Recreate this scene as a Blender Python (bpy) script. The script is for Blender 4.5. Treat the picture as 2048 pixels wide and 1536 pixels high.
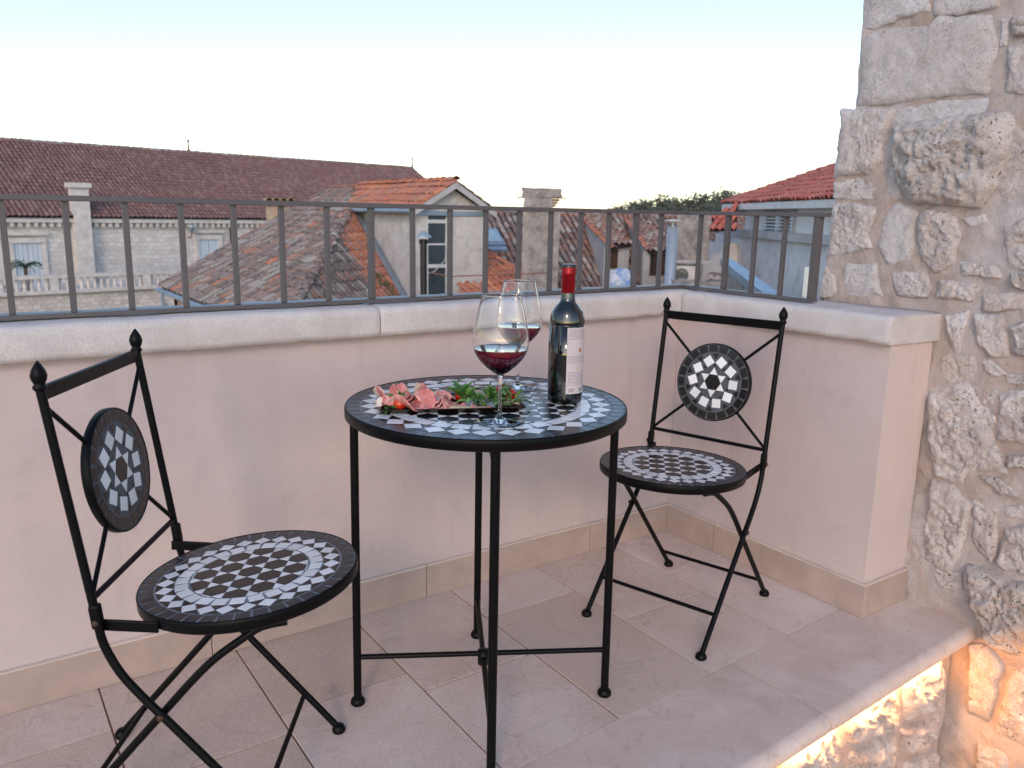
import bpy, bmesh, math, random
import numpy as np
from mathutils import Vector, Matrix, noise
random.seed(7); RNG=random.Random(11)
PI=math.pi; rad=math.radians
sc=bpy.context.scene
for o in list(bpy.data.objects): bpy.data.objects.remove(o)
# ------------------------------------------------------------------ camera, sky, sun, exposure
FPX,YAW,PITCH,ROLL=1625.6,0.6051,0.2061,0.0195
CAM=Vector((-2.0483,-1.9623,1.1055))
fw=Vector((math.sin(YAW)*math.cos(PITCH),math.cos(YAW)*math.cos(PITCH),-math.sin(PITCH)))
_r=Vector((math.cos(YAW),-math.sin(YAW),0)); _u=_r.cross(fw)
rt=_r*math.cos(ROLL)+_u*math.sin(ROLL); up=-_r*math.sin(ROLL)+_u*math.cos(ROLL)
cd=bpy.data.cameras.new('camera'); cam=bpy.data.objects.new('camera',cd); sc.collection.objects.link(cam)
cam.matrix_world=Matrix(((rt.x,up.x,-fw.x,CAM.x),(rt.y,up.y,-fw.y,CAM.y),(rt.z,up.z,-fw.z,CAM.z),(0,0,0,1)))
cd.sensor_width=36; cd.lens=FPX/2048*36; cd.clip_start=.05; cd.clip_end=3000
cd.dof.use_dof=True; cd.dof.focus_distance=1.85; cd.dof.aperture_fstop=7.5
sc.camera=cam
SUN_AZ,SUN_EL=221.0,25.0
w=bpy.data.worlds.new('World'); sc.world=w; w.use_nodes=True
nt=w.node_tree; bg=nt.nodes['Background']; sky=nt.nodes.new('ShaderNodeTexSky')
sky.sky_type='NISHITA'; sky.sun_disc=False; sky.sun_elevation=rad(SUN_EL); sky.sun_rotation=rad(SUN_AZ)
sky.air_density=1.0; sky.dust_density=0.6; sky.ozone_density=1.0; sky.altitude=0
nt.links.new(sky.outputs[0],bg.inputs[0]); bg.inputs[1].default_value=0.15
sd=bpy.data.lights.new('sun','SUN'); sun=bpy.data.objects.new('sun',sd); sc.collection.objects.link(sun)
sd.energy=0.46; sd.angle=rad(10); sd.color=(1.0,.69,.55)
sv=Vector((math.sin(rad(SUN_AZ))*math.cos(rad(SUN_EL)),math.cos(rad(SUN_AZ))*math.cos(rad(SUN_EL)),math.sin(rad(SUN_EL))))
sun.rotation_euler=sv.to_track_quat('Z','Y').to_euler()
sc.view_settings.view_transform='Standard'; sc.view_settings.look='None'; sc.view_settings.gamma=1
sc.view_settings.use_curve_mapping=False; sc.view_settings.exposure=0.76
sc.cycles.use_denoising=True; sc.cycles.max_bounces=10; sc.cycles.transmission_bounces=10; sc.cycles.transparent_max_bounces=12
sc.cycles.caustics_reflective=False; sc.cycles.caustics_refractive=False

# surveying: a sight line of the photograph turned into a point of the place
def ray(px,py):
    d=fw+rt*((px-1024)/FPX)-up*((py-768)/FPX); return d.normalized()
def at(px,py,D):
    d=ray(px,py); return CAM+d*(D/math.hypot(d.x,d.y))
def onpl(px,py,p0,n):
    d=ray(px,py); n=Vector(n); return CAM+d*((Vector(p0)-CAM).dot(n)/d.dot(n))
# ------------------------------------------------------------------ materials
def newmat(name):
    m=bpy.data.materials.new(name); m.use_nodes=True; t=m.node_tree; return m,t,t.nodes['Principled BSDF']
def N(t,typ,**k):
    n=t.nodes.new(typ)
    for a,b in k.items(): setattr(n,a,b)
    return n
def coords(t,scale=1.0,rnd=True):
    g=N(t,'ShaderNodeNewGeometry'); out=g.outputs['Position']
    if rnd:
        oi=N(t,'ShaderNodeObjectInfo'); ml=N(t,'ShaderNodeMath',operation='MULTIPLY'); ml.inputs[1].default_value=17
        t.links.new(oi.outputs['Random'],ml.inputs[0]); ad=N(t,'ShaderNodeVectorMath',operation='ADD')
        t.links.new(out,ad.inputs[0]); t.links.new(ml.outputs[0],ad.inputs[1]); out=ad.outputs[0]
    return out
def tex(t,co,scale,detail=4,rough=.55,dist=0):
    n=N(t,'ShaderNodeTexNoise'); n.inputs['Scale'].default_value=scale; n.inputs['Detail'].default_value=detail
    n.inputs['Roughness'].default_value=rough; n.inputs['Distortion'].default_value=dist; t.links.new(co,n.inputs['Vector']); return n.outputs['Fac']
def ramp(t,fac,stops):
    r=N(t,'ShaderNodeValToRGB'); e=r.color_ramp.elements
    while len(e)<len(stops): e.new(.5)
    for k,(p,c) in enumerate(stops):
        e[k].position=p; e[k].color=(c[0],c[1],c[2],1) if not isinstance(c,(int,float)) else (c,c,c,1)
    t.links.new(fac,r.inputs['Fac']); return r.outputs['Color']
def mix(t,a,b,fac,mode='MIX'):
    n=N(t,'ShaderNodeMix',data_type='RGBA',blend_type=mode)
    for s,v in ((6,a),(7,b),(0,fac)):
        if isinstance(v,(int,float)): n.inputs[s].default_value=v
        elif isinstance(v,tuple): n.inputs[s].default_value=(*v,1)
        else: t.links.new(v,n.inputs[s])
    return n.outputs[2]
def bump(t,b,h,strength,dist=.01,prev=None):
    n=N(t,'ShaderNodeBump'); n.inputs['Strength'].default_value=strength; n.inputs['Distance'].default_value=dist
    t.links.new(h,n.inputs['Height'])
    if prev: t.links.new(prev,n.inputs['Normal'])
    if b: t.links.new(n.outputs[0],b.inputs['Normal'])
    return n.outputs[0]
def mul(c,k): return tuple(min(1,x*k) for x in c)
def simple(name,col,rough=.6,metal=0,var=.12,vs=6,fs=150,fb=.15,fd=.002,rnd=True,spec=.5,coat=0):
    m,t,b=newmat(name); co=coords(t,rnd=rnd)
    n1=tex(t,co,vs,5); c=ramp(t,n1,[(.3,mul(col,1-var)),(.7,mul(col,1+var))])
    t.links.new(c,b.inputs['Base Color']); b.inputs['Roughness'].default_value=rough; b.inputs['Metallic'].default_value=metal
    b.inputs['Specular IOR Level'].default_value=spec; b.inputs['Coat Weight'].default_value=coat
    if fb: bump(t,b,tex(t,co,fs,3),fb,fd)
    return m
M={}
# plaster of the parapet
def plaster():
    m,t,b=newmat('parapet_plaster'); co=coords(t,rnd=False)
    a=tex(t,co,2.2,6,.6,.6); a2=tex(t,co,14,6,.65); f=tex(t,co,260,3)
    c=ramp(t,tex(t,co,1.3,4,.5,.8),[(.3,(.45,.38,.39)),(.5,(.56,.465,.455)),(.7,(.66,.53,.485))]); c=mix(t,c,ramp(t,a,[(.3,(.50,.42,.415)),(.7,(.63,.53,.50))]),.35)  # broad plaster mottling, also painting in soft shadow and warm light patches
    c=mix(t,c,(.33,.27,.28),ramp(t,a2,[(.56,0),(.78,.3)]))
    mp=N(t,'ShaderNodeMapping'); mp.inputs['Scale'].default_value=(9,9,.7); t.links.new(co,mp.inputs['Vector']); dr=tex(t,mp.outputs[0],1.4,5,.65)
    c=mix(t,c,(.36,.30,.31),ramp(t,dr,[(.55,0),(.75,.28)]))
    vo=N(t,'ShaderNodeTexVoronoi'); vo.inputs['Scale'].default_value=14; t.links.new(co,vo.inputs['Vector']); c=mix(t,c,(.20,.15,.14),ramp(t,vo.outputs['Distance'],[(.012,.3),(.022,0)]))
    t.links.new(c,b.inputs['Base Color']); b.inputs['Roughness'].default_value=.85; b.inputs['Specular IOR Level'].default_value=.25
    p=bump(t,None,tex(t,co,7,4,.5),.5,.008); p=bump(t,None,tex(t,co,55,5,.7,1.5),.3,.0016,p); p=bump(t,None,a2,.35,.003,p); bump(t,b,f,.35,.0009,p); return m
M['plaster']=plaster()
def bush(name='bush_hammered_limestone',c1=(.55,.50,.48),c2=(.70,.655,.63),pit=.9):
    m,t,b=newmat(name); co=coords(t)
    a=tex(t,co,9,6,.6); f=tex(t,co,330,3,.7)
    v=N(t,'ShaderNodeTexVoronoi'); v.inputs['Scale'].default_value=260; t.links.new(co,v.inputs['Vector'])
    c=ramp(t,a,[(.3,c1),(.7,c2)]); c=mix(t,c,mul(c1,.5),ramp(t,f,[(.48,0),(.64,.42*pit)]))
    c=mix(t,c,(.42,.33,.27),ramp(t,tex(t,co,26,5,.7,1.2),[(.62,0),(.74,.5)]))
    t.links.new(c,b.inputs['Base Color']); b.inputs['Roughness'].default_value=.9; b.inputs['Specular IOR Level'].default_value=.2
    p=bump(t,None,v.outputs['Distance'],.3*pit,.0012); bump(t,b,f,.35,.0016,p); return m
M['coping']=bush()
def floorstone():
    m,t,b=newmat('honed_limestone'); co=coords(t)
    oi=N(t,'ShaderNodeObjectInfo'); a=tex(t,co,3,7,.62,1.1); f=tex(t,co,190,4,.7)
    c=ramp(t,a,[(.3,(.60,.46,.395)),(.5,(.72,.58,.52)),(.72,(.80,.70,.65))])
    c=mix(t,c,(.56,.42,.34),ramp(t,oi.outputs['Random'],[(0,0),(1,.95)]))
    c=mix(t,c,(.80,.76,.72),ramp(t,f,[(.53,0),(.68,.42)])); c=mix(t,c,(.30,.23,.20),ramp(t,f,[(.30,.5),(.44,0)])); c=mix(t,c,(.40,.30,.25),ramp(t,tex(t,co,11,7,.75,2.0),[(.55,0),(.68,.45)]))
    cr=N(t,'ShaderNodeTexVoronoi',feature='DISTANCE_TO_EDGE'); cr.inputs['Scale'].default_value=4.2
    wob=N(t,'ShaderNodeVectorMath',operation='ADD'); nz=N(t,'ShaderNodeTexNoise'); nz.inputs['Scale'].default_value=5; t.links.new(co,nz.inputs['Vector'])
    sc_=N(t,'ShaderNodeVectorMath',operation='SCALE'); sc_.inputs['Scale'].default_value=.35; t.links.new(nz.outputs['Color'],sc_.inputs[0])
    t.links.new(co,wob.inputs[0]); t.links.new(sc_.outputs[0],wob.inputs[1]); t.links.new(wob.outputs[0],cr.inputs['Vector'])
    vein=mix(t,ramp(t,cr.outputs['Distance'],[(0,1),(.012,0)]),(0,0,0),ramp(t,tex(t,co,3.5,2),[(.47,1),(.56,0)]))
    c=mix(t,c,(.24,.19,.17),mix(t,(0,0,0),vein,.35))
    t.links.new(c,b.inputs['Base Color']); b.inputs['Roughness'].default_value=.62; b.inputs['Specular IOR Level'].default_value=.35
    p=bump(t,None,f,.45,.0009); bump(t,b,a,.2,.003,p); return m
M['floor']=floorstone()
M['grout']=simple('sandy_grout',(.26,.15,.09),.95,fs=400,fb=.5)
M['nosing']=simple('polished_limestone_nosing',(.68,.54,.47),.42,var=.16,vs=7,fs=300,fb=.12,fd=.0006,spec=.5)
def nosingmat():
    m,t,b=newmat('worn_limestone_nosing'); co=coords(t)
    a=tex(t,co,4.5,7,.62,.8); c=ramp(t,a,[(.3,(.56,.43,.37)),(.5,(.66,.525,.46)),(.7,(.74,.62,.56))])
    c=mix(t,c,(.42,.31,.26),ramp(t,tex(t,co,13,9,.78,2.2),[(.54,0),(.66,.5)])); f=tex(t,co,210,4,.7)
    c=mix(t,c,(.82,.76,.72),ramp(t,f,[(.56,0),(.70,.3)])); c=mix(t,c,(.34,.26,.22),ramp(t,f,[(.30,.4),(.42,0)]))
    t.links.new(c,b.inputs['Base Color']); b.inputs['Roughness'].default_value=.45; b.inputs['Specular IOR Level'].default_value=.45
    p=bump(t,None,tex(t,co,30,6,.7),.15,.003); bump(t,b,f,.15,.0006,p); return m
M['nosing']=nosingmat()
M['skirt']=simple('limestone_skirting',(.43,.33,.29),.6,var=.12,vs=11,fs=240,fb=.3,fd=.001)
M['skirt_joint']=simple('white_skirting_mortar',(.62,.52,.46),.9,fs=300)
def blackiron():
    m,t,b=newmat('black_powder_coated_iron'); co=coords(t)
    a=tex(t,co,38,5,.7); c=mix(t,(.003,.003,.0035),(.09,.03,.012),ramp(t,a,[(.70,0),(.78,.6)]))
    t.links.new(c,b.inputs['Base Color']); b.inputs['Roughness'].default_value=.40; b.inputs['Specular IOR Level'].default_value=.14
    bump(t,b,tex(t,co,420,2),.18,.0006); return m
M['iron']=blackiron()
M['rail']=simple('taupe_painted_steel',(.115,.102,.105),.45,metal=.2,var=.06,fs=500,fb=.12,fd=.0005)
def ceramic(name,col,var=.1,rough=.2,vs=9,spec=.5):
    m,t,b=newmat(name); oi=N(t,'ShaderNodeObjectInfo'); co=coords(t)
    c=ramp(t,oi.outputs['Random'],[(0,mul(col,1-var)),(1,mul(col,1+var))])
    c=mix(t,c,mul(col,.75),ramp(t,tex(t,co,120,4,.7),[(.55,0),(.8,.5)]))
    t.links.new(c,b.inputs['Base Color']); b.inputs['Roughness'].default_value=rough; b.inputs['Specular IOR Level'].default_value=spec; b.inputs['Coat Weight'].default_value=.22; b.inputs['Coat Roughness'].default_value=.1; bump(t,b,tex(t,co,60,3),.12,.0006); return m
M['white_tile']=ceramic('white_marble_tessera',(.80,.80,.80),.10,.25)
M['dark_tile']=ceramic('dark_brown_slate_tessera',(.009,.006,.006),.35,.28,spec=.3)
M['rim_tile']=ceramic('charcoal_slate_tessera',(.014,.012,.014),.35,.33,spec=.45)
M['tgrout']=simple('pale_grey_tile_grout',(.20,.225,.25),.7,var=.2,vs=60,fs=400)
M['dgrout']=simple('dark_grey_tile_grout',(.07,.078,.088),.6,var=.2,vs=60,fs=400)
def stonemat(name,base,light,dark,pits=.7,ps=60):
    m,t,b=newmat(name); co=coords(t)
    a=tex(t,co,15,9,.72,.6); c=ramp(t,a,[(.3,mul(base,.72)),(.46,base),(.62,mul(light,1.08))])
    oi=N(t,'ShaderNodeObjectInfo'); c=mix(t,c,(.60,.46,.38),ramp(t,oi.outputs['Random'],[(.1,.0),(.9,.30)]))
    c=mix(t,c,(.50,.33,.20),ramp(t,tex(t,co,16,6,.7,1),[(.58,0),(.72,.55)]))
    c=mix(t,c,dark,ramp(t,tex(t,co,26,8,.75,1.4),[(.58,0),(.70,pits*.8)]))
    v=N(t,'ShaderNodeTexVoronoi'); v.inputs['Scale'].default_value=ps
    wv=N(t,'ShaderNodeVectorMath',operation='ADD'); nn=N(t,'ShaderNodeTexNoise'); nn.inputs['Scale'].default_value=40; t.links.new(co,nn.inputs['Vector'])
    ss=N(t,'ShaderNodeVectorMath',operation='SCALE'); ss.inputs['Scale'].default_value=.06; t.links.new(nn.outputs['Color'],ss.inputs[0]); t.links.new(co,wv.inputs[0]); t.links.new(ss.outputs[0],wv.inputs[1]); t.links.new(wv.outputs[0],v.inputs['Vector'])
    pm=mix(t,ramp(t,v.outputs['Distance'],[(.14,1),(.27,0)]),(0,0,0),ramp(t,tex(t,co,9,4),[(.44,1),(.58,0)]))
    fn=tex(t,co,170,6,.8); c=mix(t,c,mul(base,.42),ramp(t,fn,[(.55,0),(.66,.5)])); c=mix(t,c,(.86,.83,.81),ramp(t,fn,[(.36,.6),(.49,0)]))
    c=mix(t,c,(.05,.045,.05),mix(t,(0,0,0),pm,pits))
    t.links.new(c,b.inputs['Base Color']); b.inputs['Roughness'].default_value=.93; b.inputs['Specular IOR Level'].default_value=.15
    inv=N(t,'ShaderNodeInvert'); t.links.new(pm,inv.inputs['Color'])
    p=bump(t,None,tex(t,co,38,9,.78,.3),.8,.014); p=bump(t,None,inv.outputs[0],.7,.006,p); bump(t,b,fn,.9,.004,p); return m
M['stone']=stonemat('rubble_limestone',(.70,.62,.585),(.84,.80,.785),(.20,.19,.19),.75,75)
M['stone_pale']=stonemat('dressed_pale_limestone',(.76,.70,.69),(.84,.81,.81),(.36,.33,.31),.6,120)
M['stone_dark']=stonemat('weathered_dark_limestone',(.62,.56,.53),(.80,.76,.73),(.08,.085,.10),.85,60)
def mortar():
    m,t,b=newmat('sandy_lime_mortar'); co=coords(t,rnd=False)
    a=tex(t,co,3.2,5,.6,.7); c=ramp(t,a,[(.34,(.60,.465,.39)),(.5,(.68,.57,.52)),(.66,(.74,.69,.68))]); c=mix(t,c,(.72,.66,.62),ramp(t,tex(t,co,30,7,.75),[(.5,0),(.68,.6)])); f=tex(t,co,420,3,.7)
    c=mix(t,c,(.42,.33,.29),ramp(t,f,[(.54,0),(.70,.5)]))
    t.links.new(c,b.inputs['Base Color']); b.inputs['Roughness'].default_value=.95; b.inputs['Specular IOR Level'].default_value=.1
    p=bump(t,None,tex(t,co,24,8,.7,.5),1.0,.02); bump(t,b,f,1.0,.003,p); return m
M['mortar']=mortar()
def rooftile(name,mossy=.4,rough=.85):
    m,t,b=newmat(name); co=coords(t,rnd=False); at_=N(t,'ShaderNodeAttribute',attribute_name='Col')
    c=at_.outputs['Color']; c=mix(t,c,(.42,.41,.38),ramp(t,tex(t,co,9,6,.75,.5),[(.52,0),(.66,mossy)]))
    c=mix(t,c,(.06,.055,.05),ramp(t,tex(t,co,5,6,.75),[(.56,0),(.72,mossy)]))
    t.links.new(c,b.inputs['Base Color']); b.inputs['Roughness'].default_value=rough; b.inputs['Specular IOR Level'].default_value=.2
    bump(t,b,tex(t,co,60,4,.7),.5,.008); return m
M['tile_old']=rooftile('weathered_clay_tile',.75); M['tile_new']=rooftile('clean_clay_tile',.22); M['tile_hall']=rooftile('dark_hall_clay_tile',.12)
M['deck']=simple('roof_underlay_clay',(.03,.022,.02),.9,fs=20)
def masonry(name,c1,c2,cm,bw=.5,bh=.28,stain=.4,rot=0):
    m,t,b=newmat(name)
    tc=N(t,'ShaderNodeTexCoord'); co=tc.outputs['UV']
    br=N(t,'ShaderNodeTexBrick'); br.inputs['Scale'].default_value=1; br.inputs['Brick Width'].default_value=bw; br.inputs['Row Height'].default_value=bh
    br.inputs['Mortar Size'].default_value=.016; br.inputs['Mortar Smooth'].default_value=.4
    nz=N(t,'ShaderNodeTexNoise'); nz.inputs['Scale'].default_value=1.7; t.links.new(co,nz.inputs['Vector'])
    ss=N(t,'ShaderNodeVectorMath',operation='SCALE'); ss.inputs['Scale'].default_value=.22; t.links.new(nz.outputs['Color'],ss.inputs[0])
    ad=N(t,'ShaderNodeVectorMath',operation='ADD'); t.links.new(co,ad.inputs[0]); t.links.new(ss.outputs[0],ad.inputs[1]); t.links.new(ad.outputs[0],br.inputs['Vector'])
    br.inputs['Color1'].default_value=(*c1,1); br.inputs['Color2'].default_value=(*c2,1); br.inputs['Mortar'].default_value=(*cm,1)
    g=coords(t,rnd=False)
    c=mix(t,br.outputs['Color'],mul(c1,.55),ramp(t,tex(t,g,1.3,7,.75),[(.5,0),(.68,stain)])); c=mix(t,c,(.55,.36,.26),ramp(t,tex(t,g,.8,6,.7),[(.6,0),(.72,.35)]))
    c=mix(t,c,mul(c2,1.1),ramp(t,tex(t,g,6,4,.7),[(.5,0),(.75,.5)]))
    t.links.new(c,b.inputs['Base Color']); b.inputs['Roughness'].default_value=.92
    p=bump(t,None,br.outputs['Fac'],-.5,.03); bump(t,b,tex(t,g,12,5,.7),.5,.03,p); return m
M['ashlar']=masonry('hall_limestone_ashlar',(.56,.51,.48),(.72,.68,.65),(.46,.42,.39),.36,.23)
M['ashlar_warm']=masonry('terrace_wall_limestone',(.52,.46,.41),(.72,.66,.61),(.42,.37,.33),.3,.2)
M['trimstone']=simple('carved_limestone_trim',(.62,.57,.53),.85,var=.15,vs=3,fs=25,fb=.4,fd=.02)
M['shutter']=simple('pale_blue_painted_shutter',(.55,.61,.67),.5,var=.08,vs=2,fs=30,fb=.1)
def render_(name,c1,c2,dark,sc1=.9):
    m,t,b=newmat(name); g=coords(t,rnd=False)
    c=ramp(t,tex(t,g,sc1,7,.7),[(.3,c1),(.65,c2)]); c=mix(t,c,dark,ramp(t,tex(t,g,1.7,8,.75,.6),[(.5,0),(.7,.75)]))
    c=mix(t,c,mul(dark,.7),ramp(t,tex(t,g,9,6,.8),[(.56,0),(.72,.5)]))
    t.links.new(c,b.inputs['Base Color']); b.inputs['Roughness'].default_value=.92; bump(t,b,tex(t,g,16,7,.7),.5,.03); return m
M['stucco']=render_('old_white_lime_render',(.48,.45,.43),(.64,.61,.58),(.30,.28,.27))
M['stucco_grey']=render_('stained_grey_render',(.38,.37,.37),(.54,.52,.51),(.20,.195,.20))
M['stucco_warm']=render_('cream_lime_render',(.76,.73,.71),(.82,.80,.78),(.60,.57,.56))
M['stucco_low']=render_('damp_stained_render',(.62,.59,.59),(.80,.77,.77),(.40,.39,.41),.55)
M['chimney']=render_('sooty_chimney_render',(.20,.175,.165),(.42,.37,.335),(.075,.07,.07),3.5)
M['orange_wall']=render_('ochre_rubble_render',(.45,.27,.15),(.55,.40,.28),(.35,.30,.27),2)
M['zinc']=simple('blue_grey_zinc',(.33,.42,.50),.45,metal=.5,var=.15,vs=3,fs=40,fb=.1)
M['white_paint']=simple('white_paint',(.62,.62,.60),.5,var=.1,vs=4,fs=80,fb=.1)
M['dark']=simple('dark_interior',(.02,.024,.028),.25,var=.2,fb=0)
M['glasspane']=simple('dusty_window_pane',(.045,.06,.072),.12,var=.3,vs=2,fb=0,spec=.8)
M['wood']=simple('brown_stained_wood',(.09,.045,.028),.6,var=.2,fs=50)
M['bolt']=simple('rusted_bolt',(.055,.025,.014),.7,var=.3,vs=60,fs=200)
M['rust']=simple('rusty_iron',(.22,.11,.075),.8,var=.3,vs=10,fs=90)
M['flue']=simple('black_flue_pipe',(.015,.014,.014),.5,fb=0)
M['steel']=simple('galvanised_steel',(.46,.50,.53),.4,metal=.55,var=.08,vs=3,fb=0)
M['skyglass']=simple('skylight_glass',(.36,.50,.56),.15,var=.1,vs=3,fb=0,spec=.8)
def leafm(name,a,b_):
    m,t,b=newmat(name); co=coords(t); c=ramp(t,tex(t,co,3 if 'tree' in name or 'pine' in name else 60,4),[(.3,a),(.7,b_)])
    t.links.new(c,b.inputs['Base Color']); b.inputs['Roughness'].default_value=.5; b.inputs['Specular IOR Level'].default_value=.35
    b.inputs['Subsurface Weight'].default_value=0; return m
M['tree']=leafm('pine_tree_needles',(.05,.055,.03),(.13,.125,.075))  # needle tones lightened to carry some distance haze in the colour
M['palm']=leafm('palm_frond',(.03,.07,.03),(.06,.11,.05))
M['bark']=simple('bark',(.10,.075,.06),.9,fs=10)
M['lettuce']=leafm('lettuce_leaf',(.08,.20,.035),(.22,.40,.10))
M['lettuce_d']=leafm('dark_salad_leaf',(.035,.12,.03),(.10,.24,.055))
M['ground']=simple('town_ground',(.26,.24,.22),.95,var=.3,vs=.05,fs=1,fb=0)
M['hill']=simple('wooded_hillside',(.06,.065,.045),.95,var=.4,vs=.08,fs=1,fb=0)
M['lower']=simple('lower_terrace_paving',(.40,.31,.25),.8,var=.15,vs=3,fs=100)
# ------------------------------------------------------------------ mesh helpers
class MB:
    def __init__(s): s.v=[];s.f=[];s.sm=[];s.c=[];s.uv={}
    def add(s,vs,fs,smooth=False,col=None):
        o=len(s.v); s.v+= [tuple(p) for p in vs]; s.f+=[tuple(i+o for i in f) for f in fs]; s.sm+=[smooth]*len(fs)
        if col is not None: s.c+=[(*col,1)]*len(vs)
        return s
    def box(s,c,size,R=None):
        hx,hy,hz=[q/2 for q in size]; c=Vector(c); vs=[]
        for x,y,z in ((-hx,-hy,-hz),(hx,-hy,-hz),(hx,hy,-hz),(-hx,hy,-hz),(-hx,-hy,hz),(hx,-hy,hz),(hx,hy,hz),(-hx,hy,hz)):
            p=Vector((x,y,z)); p=R@p if R is not None else p; vs.append(c+p)
        return s.add(vs,[(3,2,1,0),(4,5,6,7),(0,1,5,4),(1,2,6,5),(2,3,7,6),(3,0,4,7)])
    def bb(s,x0,x1,y0,y1,z0,z1): return s.box(((x0+x1)/2,(y0+y1)/2,(z0+z1)/2),(x1-x0,y1-y0,z1-z0))
    def tube(s,pts,r,n=10,cap=True,rr=None):
        pts=[Vector(p) for p in pts]; rings=[]; prev=None
        for i,p in enumerate(pts):
            t=((pts[min(i+1,len(pts)-1)]-pts[max(i-1,0)])).normalized()
            if prev is None:
                a=Vector((0,0,1)) if abs(t.z)<.9 else Vector((1,0,0)); x=t.cross(a).normalized()
            else: x=(prev-t*prev.dot(t)).normalized()
            prev=x; y=t.cross(x); q=rr[i] if rr else r
            rings.append([p+x*q*math.cos(2*PI*k/n)+y*q*math.sin(2*PI*k/n) for k in range(n)])
        vs=[v for R in rings for v in R]; fs=[]
        for i in range(len(pts)-1):
            for k in range(n): fs.append((i*n+k,i*n+(k+1)%n,(i+1)*n+(k+1)%n,(i+1)*n+k))
        s.add(vs,fs,True)
        if cap: s.add(rings[0],[tuple(range(n))[::-1]]); s.add(rings[-1],[tuple(range(n))])
        return s
    def lathe(s,prof,n=32,c=(0,0,0),smooth=True,flip=False):
        vs=[];c=Vector(c)
        for r,z in prof:
            for k in range(n): vs.append(c+Vector((r*math.cos(2*PI*k/n),r*math.sin(2*PI*k/n),z)))
        fs=[]
        for i in range(len(prof)-1):
            for k in range(n):
                f=(i*n+k,i*n+(k+1)%n,(i+1)*n+(k+1)%n,(i+1)*n+k); fs.append(f[::-1] if flip else f)
        return s.add(vs,fs,smooth)
    def prism(s,poly,z0,z1,fn=None):   # poly in xy, fn maps (x,y,z)->Vector
        fn=fn or (lambda x,y,z:Vector((x,y,z))); n=len(poly)
        vs=[fn(x,y,z0) for x,y in poly]+[fn(x,y,z1) for x,y in poly]
        fs=[tuple(range(n))[::-1],tuple(range(n,2*n))]+[(i,(i+1)%n,n+(i+1)%n,n+i) for i in range(n)]
        return s.add(vs,fs)
    def mesh(s,name,mat):
        me=bpy.data.meshes.new(name); me.from_pydata(s.v,[],s.f); me.validate(); me.polygons.foreach_set('use_smooth',s.sm[:len(me.polygons)])
        if s.c:
            a=me.color_attributes.new('Col','FLOAT_COLOR','POINT'); a.data.foreach_set('color',[x for c in s.c for x in c])
        if mat: me.materials.append(mat)
        return me
def link(o,parent=None):
    sc.collection.objects.link(o)
    if parent: o.parent=parent
    return o
def obj(name,mb,mat,parent=None,bevel=0,loc=None,seg=2):
    me=mb if isinstance(mb,bpy.types.Mesh) else mb.mesh(name,mat)
    o=bpy.data.objects.new(name,me); link(o,parent)
    if loc is not None: o.location=loc
    if bevel:
        m=o.modifiers.new('bevel','BEVEL'); m.width=bevel; m.segments=seg; m.limit_method='ANGLE'; m.angle_limit=rad(40)
    return o
def empty(name,loc=(0,0,0),rz=0):
    o=bpy.data.objects.new(name,None); o.location=loc; o.rotation_euler=(0,0,rz); o.empty_display_size=.1; return link(o)
def tag(o,label=None,cat=None,group=None,kind=None):
    if label:o['label']=label
    if cat:o['category']=cat
    if group:o['group']=group
    if kind:o['kind']=kind
    return o
def copy_tree(o,parent=None):
    c=o.copy(); sc.collection.objects.link(c); c.parent=parent
    for ch in list(o.children): copy_tree(ch,c)
    return c
def uvbox(o):   # metric UVs per face, u along the horizontal, v up the face
    me=o.data; uv=me.uv_layers.new(name='UVMap')
    for p in me.polygons:
        n=p.normal; hz=Vector((-n.y,n.x,0))
        if hz.length<.1: hz=Vector((1,0,0))
        hz.normalize(); vv=n.cross(hz)
        for li in p.loop_indices:
            co=me.vertices[me.loops[li].vertex_index].co; uv.data[li].uv=(co.dot(hz),co.dot(vv))
def clip(poly,a,b,c):   # keep a*x+b*y<=c
    out=[]
    for i in range(len(poly)):
        p,q=poly[i],poly[(i+1)%len(poly)]; dp=a*p[0]+b*p[1]-c; dq=a*q[0]+b*q[1]-c
        if dp<=0: out.append(p)
        if (dp<0<dq) or (dq<0<dp):
            t=dp/(dp-dq); out.append((p[0]+t*(q[0]-p[0]),p[1]+t*(q[1]-p[1])))
    return out
def shrink(poly,d):
    c=Vector((sum(p[0] for p in poly)/len(poly),sum(p[1] for p in poly)/len(poly))); out=poly
    A=sum(poly[i][0]*poly[(i+1)%len(poly)][1]-poly[(i+1)%len(poly)][0]*poly[i][1] for i in range(len(poly)))
    if A<0: out=poly=poly[::-1]
    for i in range(len(poly)):
        p,q=Vector(poly[i]),Vector(poly[(i+1)%len(poly)]); e=q-p
        if e.length<1e-7: continue
        n=Vector((e.y,-e.x)).normalized(); out=clip(out,n.x,n.y,n.dot(p)-d)
        if len(out)<3: return []
    return out
def area(poly): return abs(sum(poly[i][0]*poly[(i+1)%len(poly)][1]-poly[(i+1)%len(poly)][0]*poly[i][1] for i in range(len(poly))))/2
def catmull(pts,k=6):
    P=[Vector(p) for p in pts]; out=[]
    for i in range(len(P)-1):
        a,b,c,d=P[max(i-1,0)],P[i],P[i+1],P[min(i+2,len(P)-1)]
        for j in range(k):
            t=j/k; out.append(.5*((2*b)+(c-a)*t+(2*a-5*b+4*c-d)*t*t+(3*b-a-3*c+d)*t**3))
    return out+[P[-1]]
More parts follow.
